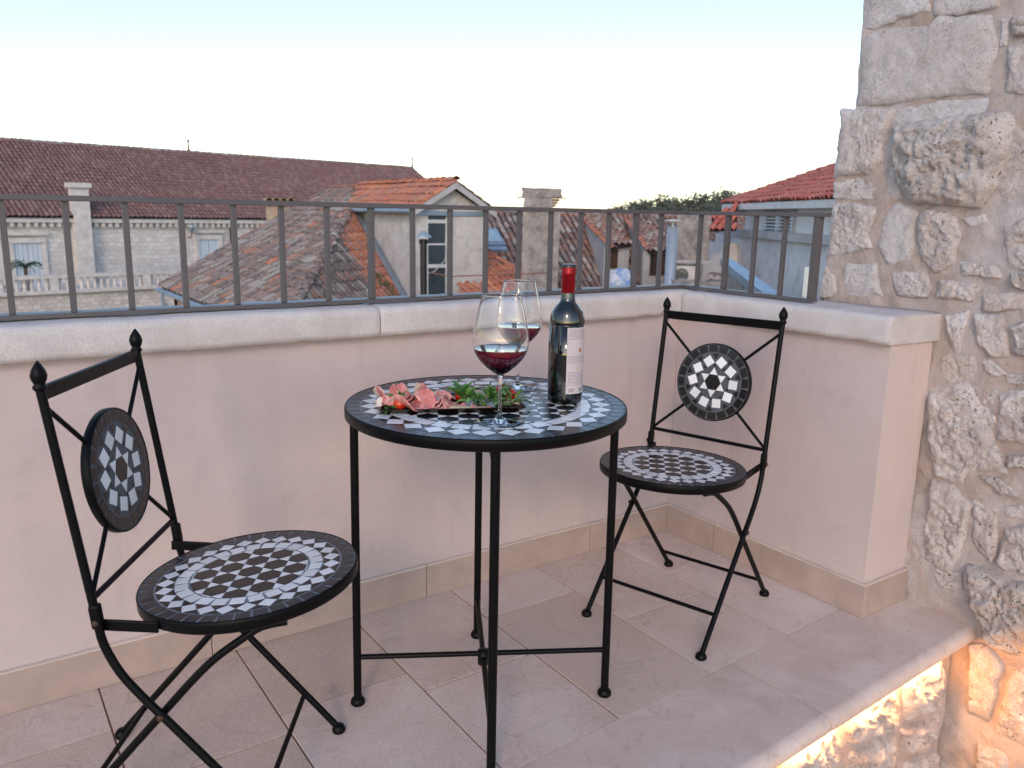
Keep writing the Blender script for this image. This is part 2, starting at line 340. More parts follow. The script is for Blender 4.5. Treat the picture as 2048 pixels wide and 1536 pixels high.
# ------------------------------------------------------------------ ground, hill
g=MB(); g.add([(-900,-900,-9),(1500,-900,-9),(1500,1800,-9),(-900,1800,-9)],[(0,1,2,3)]); tag(obj('ground',g,M['ground']),kind='structure')
h=MB(); nx,ny=60,16; vs=[]
for j in range(ny):
    for i in range(nx):
        az=rad(36+i*44/(nx-1)); D=150+j*12
        ridge=max(0,math.sin(PI*min(1,max(0,(i/(nx-1)*44-1)/50))))
        z=-9+(12.5*ridge)*math.sin(PI/2*j/(ny-1))+noise.noise(Vector((i*.4,j*.4,0)))*1.2
        vs.append((CAM.x+D*math.sin(az),CAM.y+D*math.cos(az),z if 0<i<nx-1 and j>0 else -9.5))
h.add(vs,[(j*nx+i,j*nx+i+1,(j+1)*nx+i+1,(j+1)*nx+i) for j in range(ny-1) for i in range(nx-1)],True); tag(obj('hill',h,M['hill']),kind='structure')
# ------------------------------------------------------------------ parapets, floor
HW=.785; TW=.207
pa=MB().bb(-3.6,TW,0,.2,-9,HW); tag(obj('parapet_wall',pa,M['plaster']),'long pinkish plastered parapet behind the table, under the longer stone coping','wall')
pb=MB().bb(0,TW,-.7735,-.001,-.6,HW); tag(obj('parapet_wall',pb,M['plaster'],bevel=.0008),'short plastered parapet behind the right chair, its end face beside the rough stone wall','wall')
par_a=[o for o in bpy.data.objects if o.name=='parapet_wall'][0]; par_b=[o for o in bpy.data.objects if o.name=='parapet_wall.001'][0]
def coping(name,p0,ax,L,parent,inn=.030,out=.235,z0=HW,z1=.862,endr=False,seed=0):
    # profile across (t: from inside edge to outside), rounded inner top edge
    ax=Vector(ax); cr=Vector((-ax.y,ax.x,0))   # cr points outward
    prof=[(-inn,z0)]; R=.022
    prof+=[(-inn-.001,z0+.015),(-inn,z1-R)]
    for k in range(1,7): a=PI/2*k/6; prof.append((-inn+R-R*math.cos(a),z1-R+R*math.sin(a)))
    prof+=[(.05,z1+.001),(.14,z1),(out,z1-.002),(out,z0)]
    n=max(8,int(L/.012)); vs=[]; m=len(prof)
    for i in range(n+1):
        s=L*i/n; e=min(s,L-s); k=max(0,1-e/.006)*.004
        for j,(t,z) in enumerate(prof):
            q=Vector(p0)+ax*s+cr*t; q.z=z
            nz=noise.fractal(Vector((q.x*9+seed,q.y*9,z*9)),.9,2.1,4)*.0022
            if j==0: nz+=max(0,noise.noise(Vector((s*13+seed*3,1.7,0)))-.25)*.012
            q+=cr*(k+nz)*(1 if t<0.02 else 0); q.z+=(nz if j else abs(nz)*1.2)-(k if j>3 else 0)
            vs.append(q)
    fs=[(i*m+j,i*m+(j+1)%m,(i+1)*m+(j+1)%m,(i+1)*m+j) for i in range(n) for j in range(m)]
    mb=MB(); mb.add(vs,fs,True); mb.add(vs[:m],[tuple(range(m))]); mb.add(vs[-m:],[tuple(range(m))[::-1]]); o=obj(name,mb,M['coping'],parent)
    for p in o.data.polygons:
        if len(p.vertices)>4: p.use_smooth=False
    return o
cpb=[(-3.6,-2.42),(-2.417,-1.1335),(-1.1305,TW+.026)]
for k,(a,b) in enumerate(cpb): coping('coping_stone',(a,0,0),(1,0,0),b-a,par_a,seed=k*5)
coping('coping_stone',(0,-.034,0),(0,-1,0),.7495,par_b,seed=31,inn=.030,out=TW+.02)
# (the short coping's outward side is +x)
# skirting
def skirt(parent,lst):
    for k,(x0,x1,y0,y1) in enumerate(lst):
        obj('skirting_tile',MB().bb(x0,x1,y0,y1,0.0005,.0965),M['skirt'],parent,bevel=.0012)
        t=MB(); t.bb(x0+(.0 if x1-x0>.05 else .001),x1-(0 if x1-x0>.05 else .0),y0+.001,y1,.0965,.1005) if False else t.box(((x0+x1)/2,(y0+y1)/2,.0985),(x1-x0-.0016,y1-y0-.0016,.004))
        obj('mortar_line',t,M['skirt_joint'],parent)
skirt(par_a,[(-3.6,-2.84,-.013,0),(-2.838,-2.215,-.013,0),(-2.213,-1.60,-.013,0),(-1.598,-.99,-.013,0),(-.988,-.372,-.013,0),(-.37,-.0135,-.013,0)])
skirt(par_b,[(-.013,0,-.2285,-.001),(-.013,0,-.7865,-.2305),(.0005,.205,-.7865,-.7745)])
# floor
fl=tag(obj('floor',MB().prism([(-3.6,-.0005),(TW,-.0005),(TW,-.708),(-3.6,-.708-.0488*3.8)],-.55,-.0035),M['grout']),kind='structure')
nj=lambda x:-.7177+.0488*x
cols=[(-3.6,-3.13),(-3.13,-2.812),(-2.812,-2.494),(-2.494,-2.176),(-2.176,-1.858),(-1.858,-1.54),(-1.54,-1.222),(-1.222,-.907),(-.907,-.593),(-.593,-.268),(-.268,.0)]
brk=[[-.3],[-.22],[-.45],[-.28],[-.20],[-.415],[-.34],[-.43],[-.215],[-.425],[-.277]]
G=.0021
for (x0,x1),bs in zip(cols,brk):
    ys=[0]+bs+[-1.2]
    for y1,y0 in zip(ys[:-1],ys[1:]):
        poly=[(x0+G,y0+G),(x1-G,y0+G),(x1-G,y1-G),(x0+G,y1-G)]
        # above the nosing joint: y>=nj(x) -> -y+.0488x<=.7177
        poly=clip(poly,.0488,-1,.7177-.0015)
        if len(poly)<3 or area(poly)<1e-4: continue
        obj('floor_tile',MB().prism(poly,-.02,RNG.uniform(-.0004,.0004)),M['floor'],fl,bevel=.0008,seg=1)
# nosing slabs with rounded front
def nosing(xa,xb,lip=0):
    prof=[(0.0012,0),(.05,.0),(.20,0.0)]; Wd=.285; T=.05; r=T/2
    for k in range(0,11): a=PI/2-PI*k/10; prof.append((Wd-r+r*math.cos(a),-T/2+r*math.sin(a)))
    prof+=[(0.0012,-T)]
    ax=Vector((math.cos(.0488),math.sin(.0488),0)); cr=Vector((ax.y,-ax.x,0)); m=len(prof); vs=[]
    n=max(4,int((xb-xa)/.02))
    for i in range(n+1):
        x=xa+(xb-xa)*i/n; o_=Vector((x,nj(x),0)); k=.0015 if i in(0,n) else 0
        for t,z in prof:
            q=o_+cr*(t-(k if t>.2 else 0)); q.z=z-(k*.4 if z>-.02 else 0)+(noise.noise(Vector((x*6,t*9,z*9)))*.0012 if t>.2 else 0); vs.append(q)
    fs=[(i*m+j,(i+1)*m+j,(i+1)*m+(j+1)%m,i*m+(j+1)%m) for i in range(n) for j in range(m)]
    mb=MB(); mb.add(vs,fs,True); mb.add(vs[:m],[tuple(range(m))[::-1]]); mb.add(vs[-m:],[tuple(range(m))]); o=obj('nosing_slab',mb,M['nosing'],fl)
    for p in o.data.polygons:
        if len(p.vertices)>4 or abs(p.normal.z)>.999: p.use_smooth=False
nosing(-3.6,-2.53);nosing(-2.528,-1.52);nosing(-1.518,-.513);nosing(-.511,.26)
# lower terrace paving in front of the step
tag(obj('lower_floor',MB().bb(-8,4,-8,-.9,-.62,-.55),M['lower']),kind='structure')
# ------------------------------------------------------------------ rough stone wall
def stone(parent,poly,plane,mat,H=.018,depth=.05,seed=0,rough=.012,name='stone',nr=11,n=52,edge=3.0):
    # poly: list of 2D (a,b); plane(a,b,h)->Vector, h outward
    P=[Vector(p) for p in poly]; c=sum(P,Vector((0,0)))/len(P)
    seg=[]; L=0
    for i in range(len(P)): seg.append((P[(i+1)%len(P)]-P[i]).length); L+=seg[-1]
    ring=[]
    for k in range(n):
        d=L*k/n; i=0
        while d>seg[i]: d-=seg[i]; i+=1
        ring.append(P[i].lerp(P[(i+1)%len(P)],d/seg[i]))
    for _ in range(1): ring=[(ring[k-1]+ring[k]*2+ring[(k+1)%n])/4 for k in range(n)]
    vs=[]; size=math.sqrt(area(poly))
    for i in range(nr+1):
        f=i/nr
        for k in range(n):
            q=c.lerp(ring[k],f); ns=Vector((q.x*14+seed*7.3,q.y*14,seed*1.9))
            e=noise.fractal(ns*1.6,.8,2.1,6)*.007*f
            q=q+(q-c).normalized()*e if (q-c).length>1e-6 else q
            hh=H*(1-f**edge)
            rd_=1-abs(noise.noise(ns*1.3+Vector((3,1,2))))*2; vd=noise.voronoi(ns*1.5+Vector((noise.noise(ns*2),noise.noise(ns*2.3),0))*.5)[0]; vd2=noise.voronoi(ns*4.2)[0]; hh+=(noise.fractal(ns,.7,2.2,7)*rough*1.0+(min(vd[1]-vd[0],.45)-.2)*rough*2.0+(min(vd2[1]-vd2[0],.4)-.2)*rough*.8+rd_*rough*.4+(1-abs(noise.noise(ns*3.7))*2)*rough*.35)*(1-f**8*.8)
            if f==1: hh=-.003 if edge>6 else -.012
            vs.append(plane(q.x,q.y,hh))
    for k in range(n): q=ring[k]; vs.append(plane(q.x,q.y,-depth))
    rows=nr+2; fs=[(i*n+k,i*n+(k+1)%n,(i+1)*n+(k+1)%n,(i+1)*n+k) for i in range(1,rows-1) for k in range(n)]
    fs+=[(0,n+k,n+(k+1)%n) for k in range(n)]
    mb=MB(); mb.add(vs,fs,True); me=mb.mesh(name,mat)
    bm=bmesh.new(); bm.from_mesh(me); bmesh.ops.remove_doubles(bm,verts=bm.verts[:],dist=1e-6); bmesh.ops.recalc_face_normals(bm,faces=bm.faces[:]); bm.to_mesh(me); bm.free()
    return obj(name,me,None,parent)
SWX=.212
sw=empty('rubble_stone_wall',(0,0,0)); tag(sw,'tall rough limestone rubble wall with sandy mortar rising at the right','wall')
def grid_wall(parent,a0,a1,b0,b1,step,plane,mat,amp=.008,back=.5,name='mortar_bed'):
    na=int(((a1(0) if callable(a1) else a1)-a0)/step)+1; nb=int((b1-b0)/step)+1; vs=[];
    for j in range(nb+1):
        for i in range(na+1):
            b=b0+(b1-b0)*j/nb; e1=a1(b) if callable(a1) else a1; a=a0+(e1-a0)*i/na
            vs.append(plane(a,b,noise.fractal(Vector((a*7,b*7,3.3)),.9,2.1,4)*amp))
    W=na+1; fs=[(j*W+i,j*W+i+1,(j+1)*W+i+1,(j+1)*W+i) for j in range(nb) for i in range(na)]
    mb=MB(); mb.add(vs,fs,True)
    # returns
    def side(idx):
        o=len(mb.v); base=[Vector(mb.v[i]) for i in idx]; off=Vector(plane(0,0,-back))-Vector(plane(0,0,0))
        mb.add(base+[p+off for p in base],[(k,k+1,len(idx)+k+1,len(idx)+k) for k in range(len(idx)-1)],False)
    side([j*W for j in range(nb+1)]); side([j*W+na for j in range(nb+1)]); side([nb*W+i for i in range(W)]); side([i for i in range(W)])
    return obj(name,mb,mat,parent)
pl_s=lambda a,b,hh:Vector((SWX-hh,a,b))
corner_y=lambda z:(-.414 if z<1.43 else -.452)+.006*noise.fractal(Vector((z*9,5,1)),.8,2,4)
grid_wall(sw,-1.75,corner_y,-.62,2.5,.009,pl_s,M['mortar'],amp=.013)
def px2s(pts): return [(lambda q:(q.y,q.z))(onpl(x,y,(SWX-.012,0,0),(1,0,0))) for x,y in pts]
ST=[ # outline, material, bulge, roughness
([(1725,-90),(1864,-90),(1861,23),(1809,33),(1786,39),(1749,60),(1721,61)],'stone_pale',.020,.006,1),
([(1869,-80),(1988,-80),(1985,8),(1926,22),(1895,28),(1869,25)],'stone_pale',.016,.006,0),
([(1721,68),(1786,52),(1859,53),(1867,31),(1986,26),(1989,104),(1973,187),(1869,195),(1786,208),(1708,213),(1716,110)],'stone_pale',.024,.006,1),
([(1679,216),(1788,215),(1788,229),(1770,263),(1765,323),(1744,349),(1663,357),(1669,300),(1676,260)],'stone',.040,.010,1),
([(1794,258),(1864,247),(1997,232),(2010,242),(2005,300),(1976,365),(1952,405),(1868,400),(1825,398),(1812,375),(1798,330),(1790,310)],'stone_dark',.050,.020,0),
([(2023,35),(2075,25),(2075,70),(2030,68)],'stone_dark',.012,.010,0),
([(2015,95),(2075,85),(2075,185),(2010,180)],'stone',.012,.008,0),
([(1660,403),(1752,414),(1752,430),(1739,466),(1744,497),(1692,508),(1648,518),(1656,458)],'stone',.026,.014,1),
([(1770,430),(1794,411),(1825,430),(1820,523),(1768,522),(1757,484)],'stone_pale',.022,.005,0),
([(1835,440),(1864,424),(1900,432),(1913,469),(1903,526),(1867,541),(1838,505)],'stone',.030,.016,0),
([(1921,526),(2005,531),(2000,557),(1973,557),(1926,549)],'stone',.020,.010,0),
([(2007,458),(2050,438),(2075,470),(2060,540),(2018,534)],'stone',.026,.012,0),
([(2018,545),(2075,542),(2075,590),(2020,570)],'stone_dark',.018,.012,0),
([(1650,530),(1663,547),(1674,580),(1660,600),(1634,600),(1640,560)],'stone',.022,.008,1),
([(1690,531),(1749,528),(1755,588),(1718,595),(1692,588),(1687,562)],'stone_pale',.016,.005,0),
([(1781,547),(1846,545),(1859,578),(1848,593),(1791,591)],'stone',.014,.008,0),
([(1877,562),(1947,567),(1952,580),(1934,601),(1874,593)],'stone',.018,.012,0),
([(1887,635),(1932,625),(1926,653),(1916,705),(1908,705),(1893,665)],'stone',.014,.009,0),
([(1947,633),(1999,635),(2012,711),(1976,711),(1952,685)],'stone',.020,.010,0),
([(2023,655),(2075,630),(2075,715),(2030,705)],'stone_dark',.020,.012,0),
([(1952,721),(1978,721),(2012,750),(1978,752)],'stone_pale',.012,.008,0),
([(1861,781),(1931,774),(1973,816),(1973,893),(1924,960),(1870,945),(1862,900),(1858,848)],'stone',.026,.018,0),
([(1998,792),(2075,775),(2075,890),(1994,876)],'stone',.024,.012,0),
([(2012,912),(2075,916),(2075,936),(2015,934)],'stone_dark',.012,.008,0),
([(1959,953),(1994,957),(2036,995),(2001,988)],'stone_dark',.010,.008,0),
([(1862,971),(1903,981),(1938,1013),(1927,1066),(1896,1140),(1852,1111),(1850,1052)],'stone',.026,.018,0),
([(1945,1006),(1991,1020),(1987,1097),(1977,1122),(1945,1083)],'stone',.018,.012,0),
([(2008,1013),(2075,1013),(2075,1048),(2012,1034)],'stone_pale',.014,.008,0),
([(2010,1060),(2075,1050),(2075,1160),(1994,1130)],'stone',.022,.014,0),
([(1861,1136),(1917,1150),(1920,1182),(1878,1175)],'stone',.012,.010,0),
([(1938,1136),(2001,1157),(2075,1180),(2085,1310),(1980,1290),(1945,1200)],'stone_dark',.036,.022,0),
([(1938,1296),(1970,1302),(1999,1340),(1974,1435),(1935,1422)],'stone',.024,.014,0),
([(2024,1352),(2095,1340),(2095,1505),(1991,1460)],'stone',.028,.016,0),
([(1955,1495),(2010,1510),(2010,1590),(1950,1580)],'stone',.024,.014,0),
([(2010,748),(2075,760),(2075,772),(2015,768)],'stone',.010,.008,0),
([(1925,436),(1965,430),(1975,445),(1940,452)],'stone',.006,.006,0),
([(1795,216),(1868,205),(1962,198),(1975,222),(1880,240),(1800,246)],'stone_pale',.004,.004,0),
([(1775,335),(1786,332),(1800,395),(1768,398)],'stone',.006,.006,0),
([(1668,365),(1748,356),(1760,385),(1755,398),(1668,394)],'stone',.003,.004,0),
([(1935,460),(1992,452),(1998,512),(1930,512)],'stone',.004,.005,0),
([(1965,590),(2040,585),(2042,618),(1962,622)],'stone',.008,.008,0),
([(1880,715),(1940,712),(1950,762),(1895,770)],'stone',.006,.008,0),
([(1962,782),(1992,780),(1988,850),(1975,850)],'stone',.008,.008,0),
([(1945,890),(1985,893),(2005,945),(1955,940)],'stone',.010,.008,0),
([(1995,250),(2020,245),(2060,300),(2060,380),(2010,400),(1990,360)],'stone',.004,.005,0),
([(2000,35),(2012,40),(2008,88),(1996,90)],'stone',.006,.006,0),
([(1925,1150),(1937,1145),(1945,1190),(1930,1200)],'stone',.010,.008,0),
]
for k,(pts,mt,H,ro,quoin) in enumerate(ST):
    H*={'stone_pale':.5,'stone':.55,'stone_dark':.9}[mt]; ro*={'stone_pale':.42,'stone':.46,'stone_dark':.66}[mt]
    poly=px2s(pts); c_=(sum(p[0] for p in poly)/len(poly),sum(p[1] for p in poly)/len(poly)); gs=1.0 if quoin else 1.15; poly=[(c_[0]+(p[0]-c_[0])*gs,c_[1]+(p[1]-c_[1])*gs) for p in poly]
    if quoin:
        H-= .0
        o=stone(sw,poly,pl_s,M[mt],H,.42,k+1,ro,nr=30,n=120,edge=9)
    else:
        o=stone(sw,poly,pl_s,M[mt],H,.05,k+1,ro*1.15,nr=26,n=96,edge=8)
# riser wall below the slab edge
rw=empty('riser_wall',(0,0,0)); tag(rw,'low rough limestone riser lit by the warm strip under the floor edge','wall')
pr0=Vector((0,nj(0)-.235,0)); axr=Vector((math.cos(.0488),math.sin(.0488),0)); crr=Vector((axr.y,-axr.x,0))
pl_r=lambda a,b,hh:pr0+axr*a+crr*hh+Vector((0,0,b))
grid_wall(rw,-3.5,.2,-.56,-.052,.02,pl_r,M['mortar'],back=.05)
def px2r(pts):
    out=[]
    for x,y in pts:
        q=onpl(x,y,pr0+crr*.01,crr); out.append(((q-pr0).dot(axr),q.z))
    return out
RS=[([(1808,1368),(1893,1318),(1889,1410),(1813,1447)],'stone'),([(1693,1430),(1798,1371),(1802,1445),(1697,1497)],'stone'),([(1573,1505),(1684,1440),(1689,1550),(1573,1600)],'stone'),
([(1807,1462),(1887,1420),(1879,1478),(1813,1515)],'stone'),([(1700,1509),(1796,1462),(1798,1560),(1704,1590)],'stone'),([(1812,1530),(1878,1495),(1872,1580),(1812,1590)],'stone')]
for k,(pts,mt) in enumerate(RS):
    poly=[(a,min(b,-.056)) for a,b in px2r(pts)]; stone(rw,poly,pl_r,M[mt],.018,.04,50+k,.016,nr=12,n=56,edge=4)
x=-.72
for k in range(9):
    w_=.22+.07*((k*37)%5)/5; stone(rw,[(x-w_,-.30),(x-w_*.95,-.07),(x-.02,-.075),(x-.015,-.31)],pl_r,M['stone'],.02,.04,80+k,.016,n=40,nr=8,edge=4); x-=w_
# lit strip under the nosing
led=MB(); a=pr0+crr*.022; led.box(a+axr*(-1.55)+Vector((0,0,-.0545)),(3.3,.010,.006),Matrix.Rotation(.0488,3,'Z'))
m,t,b=newmat('warm_led_strip'); b.inputs['Base Color'].default_value=(1,.6,.3,1); b.inputs['Emission Color'].default_value=(1,.46,.14,1); b.inputs['Emission Strength'].default_value=95
tag(obj('led_strip',led,m),'warm glowing light strip tucked under the rounded floor edge','light strip')
# ------------------------------------------------------------------ railing
rl=empty('railing',(0,0,.87)); rl.location=(0,0,0); tag(rl,'taupe steel railing with slim square bars standing on the coping','railing')
RY,RX=.0487,.0562
obj('top_rail',MB().bb(-3.6,RX+.016,RY-.016,RY+.016,1.1145,1.1265),M['rail'],rl,bevel=.001)
obj('top_rail',MB().bb(RX-.016,RX+.016,-.505,RY-.0165,1.1145,1.1265),M['rail'],rl,bevel=.001)
obj('bottom_rail',MB().bb(-3.6,RX+.016,RY-.016,RY+.016,.8665,.8765),M['rail'],rl,bevel=.001)
obj('bottom_rail',MB().bb(RX-.016,RX+.016,-.485,RY-.0165,.8665,.8765),M['rail'],rl,bevel=.001)
xs=[-1.947,-1.831,-1.713,-1.595,-1.476,-1.36,-1.242,-1.120,-.997,-.879,-.76,-.643,-.525,-.407,-.292,-.174,-.06]
xs=[xs[0]-.118*k for k in range(12,0,-1)]+xs
def bar(x,y,wd,nm='bar'): obj(nm,MB().bb(x-wd/2,x+wd/2,y-wd/2,y+wd/2,.8768,1.1142),M['rail'],rl,bevel=.0008)
for x in xs:
    wide=abs(x+1.120)<.01 or abs(x+.174)<.01
    bar(x,RY,.0155 if wide else .0125,'post' if wide else 'bar')
for y in (-.020,-.138,-.25,-.361): bar(RX,y,.0155 if y==-.138 else .0125,'post' if y==-.138 else 'bar')
bar(RX,-.4755,.021,'post')
# ------------------------------------------------------------------ mosaic furniture
def poly_tile(mb_name,poly,z,th,mat,parent,fn=None,gap=.0007):
    p=shrink(poly,gap)
    if len(p)<3 or area(p)<6e-6: return
    top=shrink(p,.0005) or p
    zt=z+th+RNG.uniform(-.00012,.00012); mb=MB(); n=len(p)
    if len(top)==n:
        vs=[(x,y,z-.0005) for x,y in p]+[(x,y,zt-.0004) for x,y in p]+[(x,y,zt) for x,y in top]
        # align starting vertices
        k0=min(range(n),key=lambda k:(top[k][0]-p[0][0])**2+(top[k][1]-p[0][1])**2); top=top[k0:]+top[:k0]
        vs=vs[:2*n]+[(x,y,zt) for x,y in top]
        fs=[(i,(i+1)%n,n+(i+1)%n,n+i) for i in range(n)]+[(n+i,n+(i+1)%n,2*n+(i+1)%n,2*n+i) for i in range(n)]+[tuple(range(2*n,3*n))]
        mb.add(vs,fs)
    else: mb.prism(p,z-.0005,zt)
    if fn: mb.v=[tuple(fn(Vector(v))) for v in mb.v]
    return obj(mb_name,mb,mat,parent)
def pol(r,a): return (r*math.cos(a),r*math.sin(a))
def ring_quads(r0,r1,n,a0=0,jit=.0):
    out=[]
    for k in range(n):
        a=a0+2*PI*k/n; b=a0+2*PI*(k+1)/n; j=[RNG.uniform(-jit,jit) for _ in range(4)]
        out.append([pol(r0,a+j[0]),pol(r1,a+j[0]),pol(r1,b+j[1]),pol(r0,b+j[1])])
    return out
def ring_squares(r0,r1,n,a0=0,jit=.04):
    out=[]; w_=2*r0*math.sin(PI/n)*.985/2*1.03; h=(r1-r0)/2; rm=(r0+r1)/2
    for k in range(n):
        a=a0+2*PI*k/n; e=RNG.uniform(-jit,jit); c=pol(rm,a); q=[]
        for x,y in ((-h,-w_),(h,-w_),(h,w_),(-h,w_)):
            x,y=x*.97,y*.97; q.append((c[0]+x*math.cos(a+e)-y*math.sin(a+e),c[1]+x*math.sin(a+e)+y*math.cos(a+e)))
        out.append(q)
    return out
def mosaic_top(parent,R,z,rimw,n_rim,dw,n_d,sw_,n_s,s_hex,th=.0005,seed=0):
    r=R-.003
    for q in ring_squares(r-rimw,r-.0015,n_rim,.05,.02): poly_tile('tessera',q,z,th,M['rim_tile'],parent,gap=.0006)
    r2=r-rimw-.001; r1=r2-dw; rm=(r1+r2)/2; h=PI/n_d
    for k in range(n_d):
        a=2*PI*k/n_d; j=RNG.uniform(-.0012,.0012)
        poly_tile('tessera',[pol(r1,a+j),pol(rm,a-h*.96),pol(r2,a-j),pol(rm,a+h*.96)],z,th,M['white_tile'],parent,gap=.0005)
        poly_tile('tessera',[pol(r2,a),pol(rm,a+h),pol(r2,a+2*h)],z,th,M['dark_tile'],parent,gap=.0006)
        poly_tile('tessera',[pol(r1,a),pol(r1,a+2*h),pol(rm,a+h)],z,th,M['dark_tile'],parent,gap=.0006)
    r3=r1-.001
    for q in ring_squares(r3-sw_,r3,n_s,.1,.09): poly_tile('tessera',q,z,th,M['white_tile'],parent,gap=.0007)
    rc=r3-sw_-.001; S=s_hex
    def cl(poly):
        if all(math.hypot(*p)<rc for p in poly): return poly
        for k in range(24):
            a=2*PI*k/24; poly=clip(poly,math.cos(a),math.sin(a),rc*math.cos(PI/24))
            if len(poly)<3: return []
        return poly
    nn=int(rc/S)+2
    for i in range(-nn,nn+1):
        for j in range(-nn,nn+1):
            cx=2*S*i+S*j; cy=j*S*math.sqrt(3)
            hx=cl([(cx+S*math.cos(PI/6+PI/3*k)*1,cy+S*math.sin(PI/6+PI/3*k)*1) for k in range(6)] if False else [(cx+S*math.cos(PI/3*k+PI/6)*1.0,cy+S*math.sin(PI/3*k+PI/6)) for k in range(6)])
            hx=cl([(cx+S*math.cos(PI/3*k),cy+S*math.sin(PI/3*k)) for k in range(6)])
            if len(hx)>2 and area(hx)>.08*S*S: poly_tile('tessera',hx,z,th,M['dark_tile'],parent,gap=.0006)
            for sg in (1,-1):   # the two triangles right above and below the hexagon's right vertex
                V=[(cx+S,cy),(cx+S+S/2,cy+sg*S*math.sqrt(3)/2),(cx+S/2,cy+sg*S*math.sqrt(3)/2)]
                V=cl(V if sg>0 else V[::-1])
                if len(V)>2 and area(V)>.05*S*S: poly_tile('tessera',V,z,th,M['white_tile'],parent,gap=.0005)
def disc(R,z0,z1,n=96,rimr=.004):
    mb=MB(); mb.lathe([(0,z0),(R-.006,z0),(R,z0+rimr),(R,z1-rimr*.6),(R-.0015,z1+.0012),(R-.003,z1+.0014),(R-.0035,z1),(0,z1)],n); return mb
def top_disc(name,R,z0,z1,parent,gm):
    o=obj(name,MB().lathe([(R-.0035,z1),(R-.003,z1+.0014),(R-.0015,z1+.0012),(R,z1-.002),(R,z0+.003),(R-.004,z0),(0,z0)],96,flip=True),M['iron'],parent)
    obj('grout_bed',MB().lathe([(R-.0034,z1-.0002),(0,z1-.0002)],96,smooth=False,flip=True),gm,o)
    return o
def foot(parent,p,r=.0135,h=.016):
    return obj('foot_cap',MB().lathe([(0,0),(r*.9,0),(r,.003),(r,h*.5),(r*.8,h*.85),(r*.5,h+.002),(0,h+.004)],20),M['iron'],parent,loc=p)
TX,TY=-1.125,-.533; TZ=.7093
tb=empty('mosaic_table',(TX,TY,0)); tag(tb,'round black iron bistro table topped with black and white mosaic','table')
ttop=top_disc('tabletop',.30,TZ-.024,TZ-.0012,tb,M['tgrout'])
mosaic_top(ttop,.30,TZ-.0012,.029,52,.043,32,.030,33,.0238)
for k in range(4):
    an=-.5108+PI/2*k; p=Vector((.2866*math.cos(an),.2866*math.sin(an),0)); p2=p*.985
    l=obj('leg',MB().tube([p+Vector((0,0,.008)),p2+Vector((0,0,TZ-.026))],.0092,14),M['iron'],tb); foot(l,p,.0165,.017)
for z,rr_ in ((.108,.0062),(.655,.0062)):
    for k in range(2):
        an=-.5108+PI/2*k; d=Vector((math.cos(an),math.sin(an),0)); dz=Vector((0,0,z+(.0 if k else .009)))
        obj('cross_bar',MB().tube([d*-.278+dz,d*-.02+dz,d*.02+dz,d*.278+dz],rr_,10),M['iron'],tb)
obj('boss',MB().lathe([(0,.09),(.013,.092),(.013,.125),(0,.127)],16),M['iron'],tb)
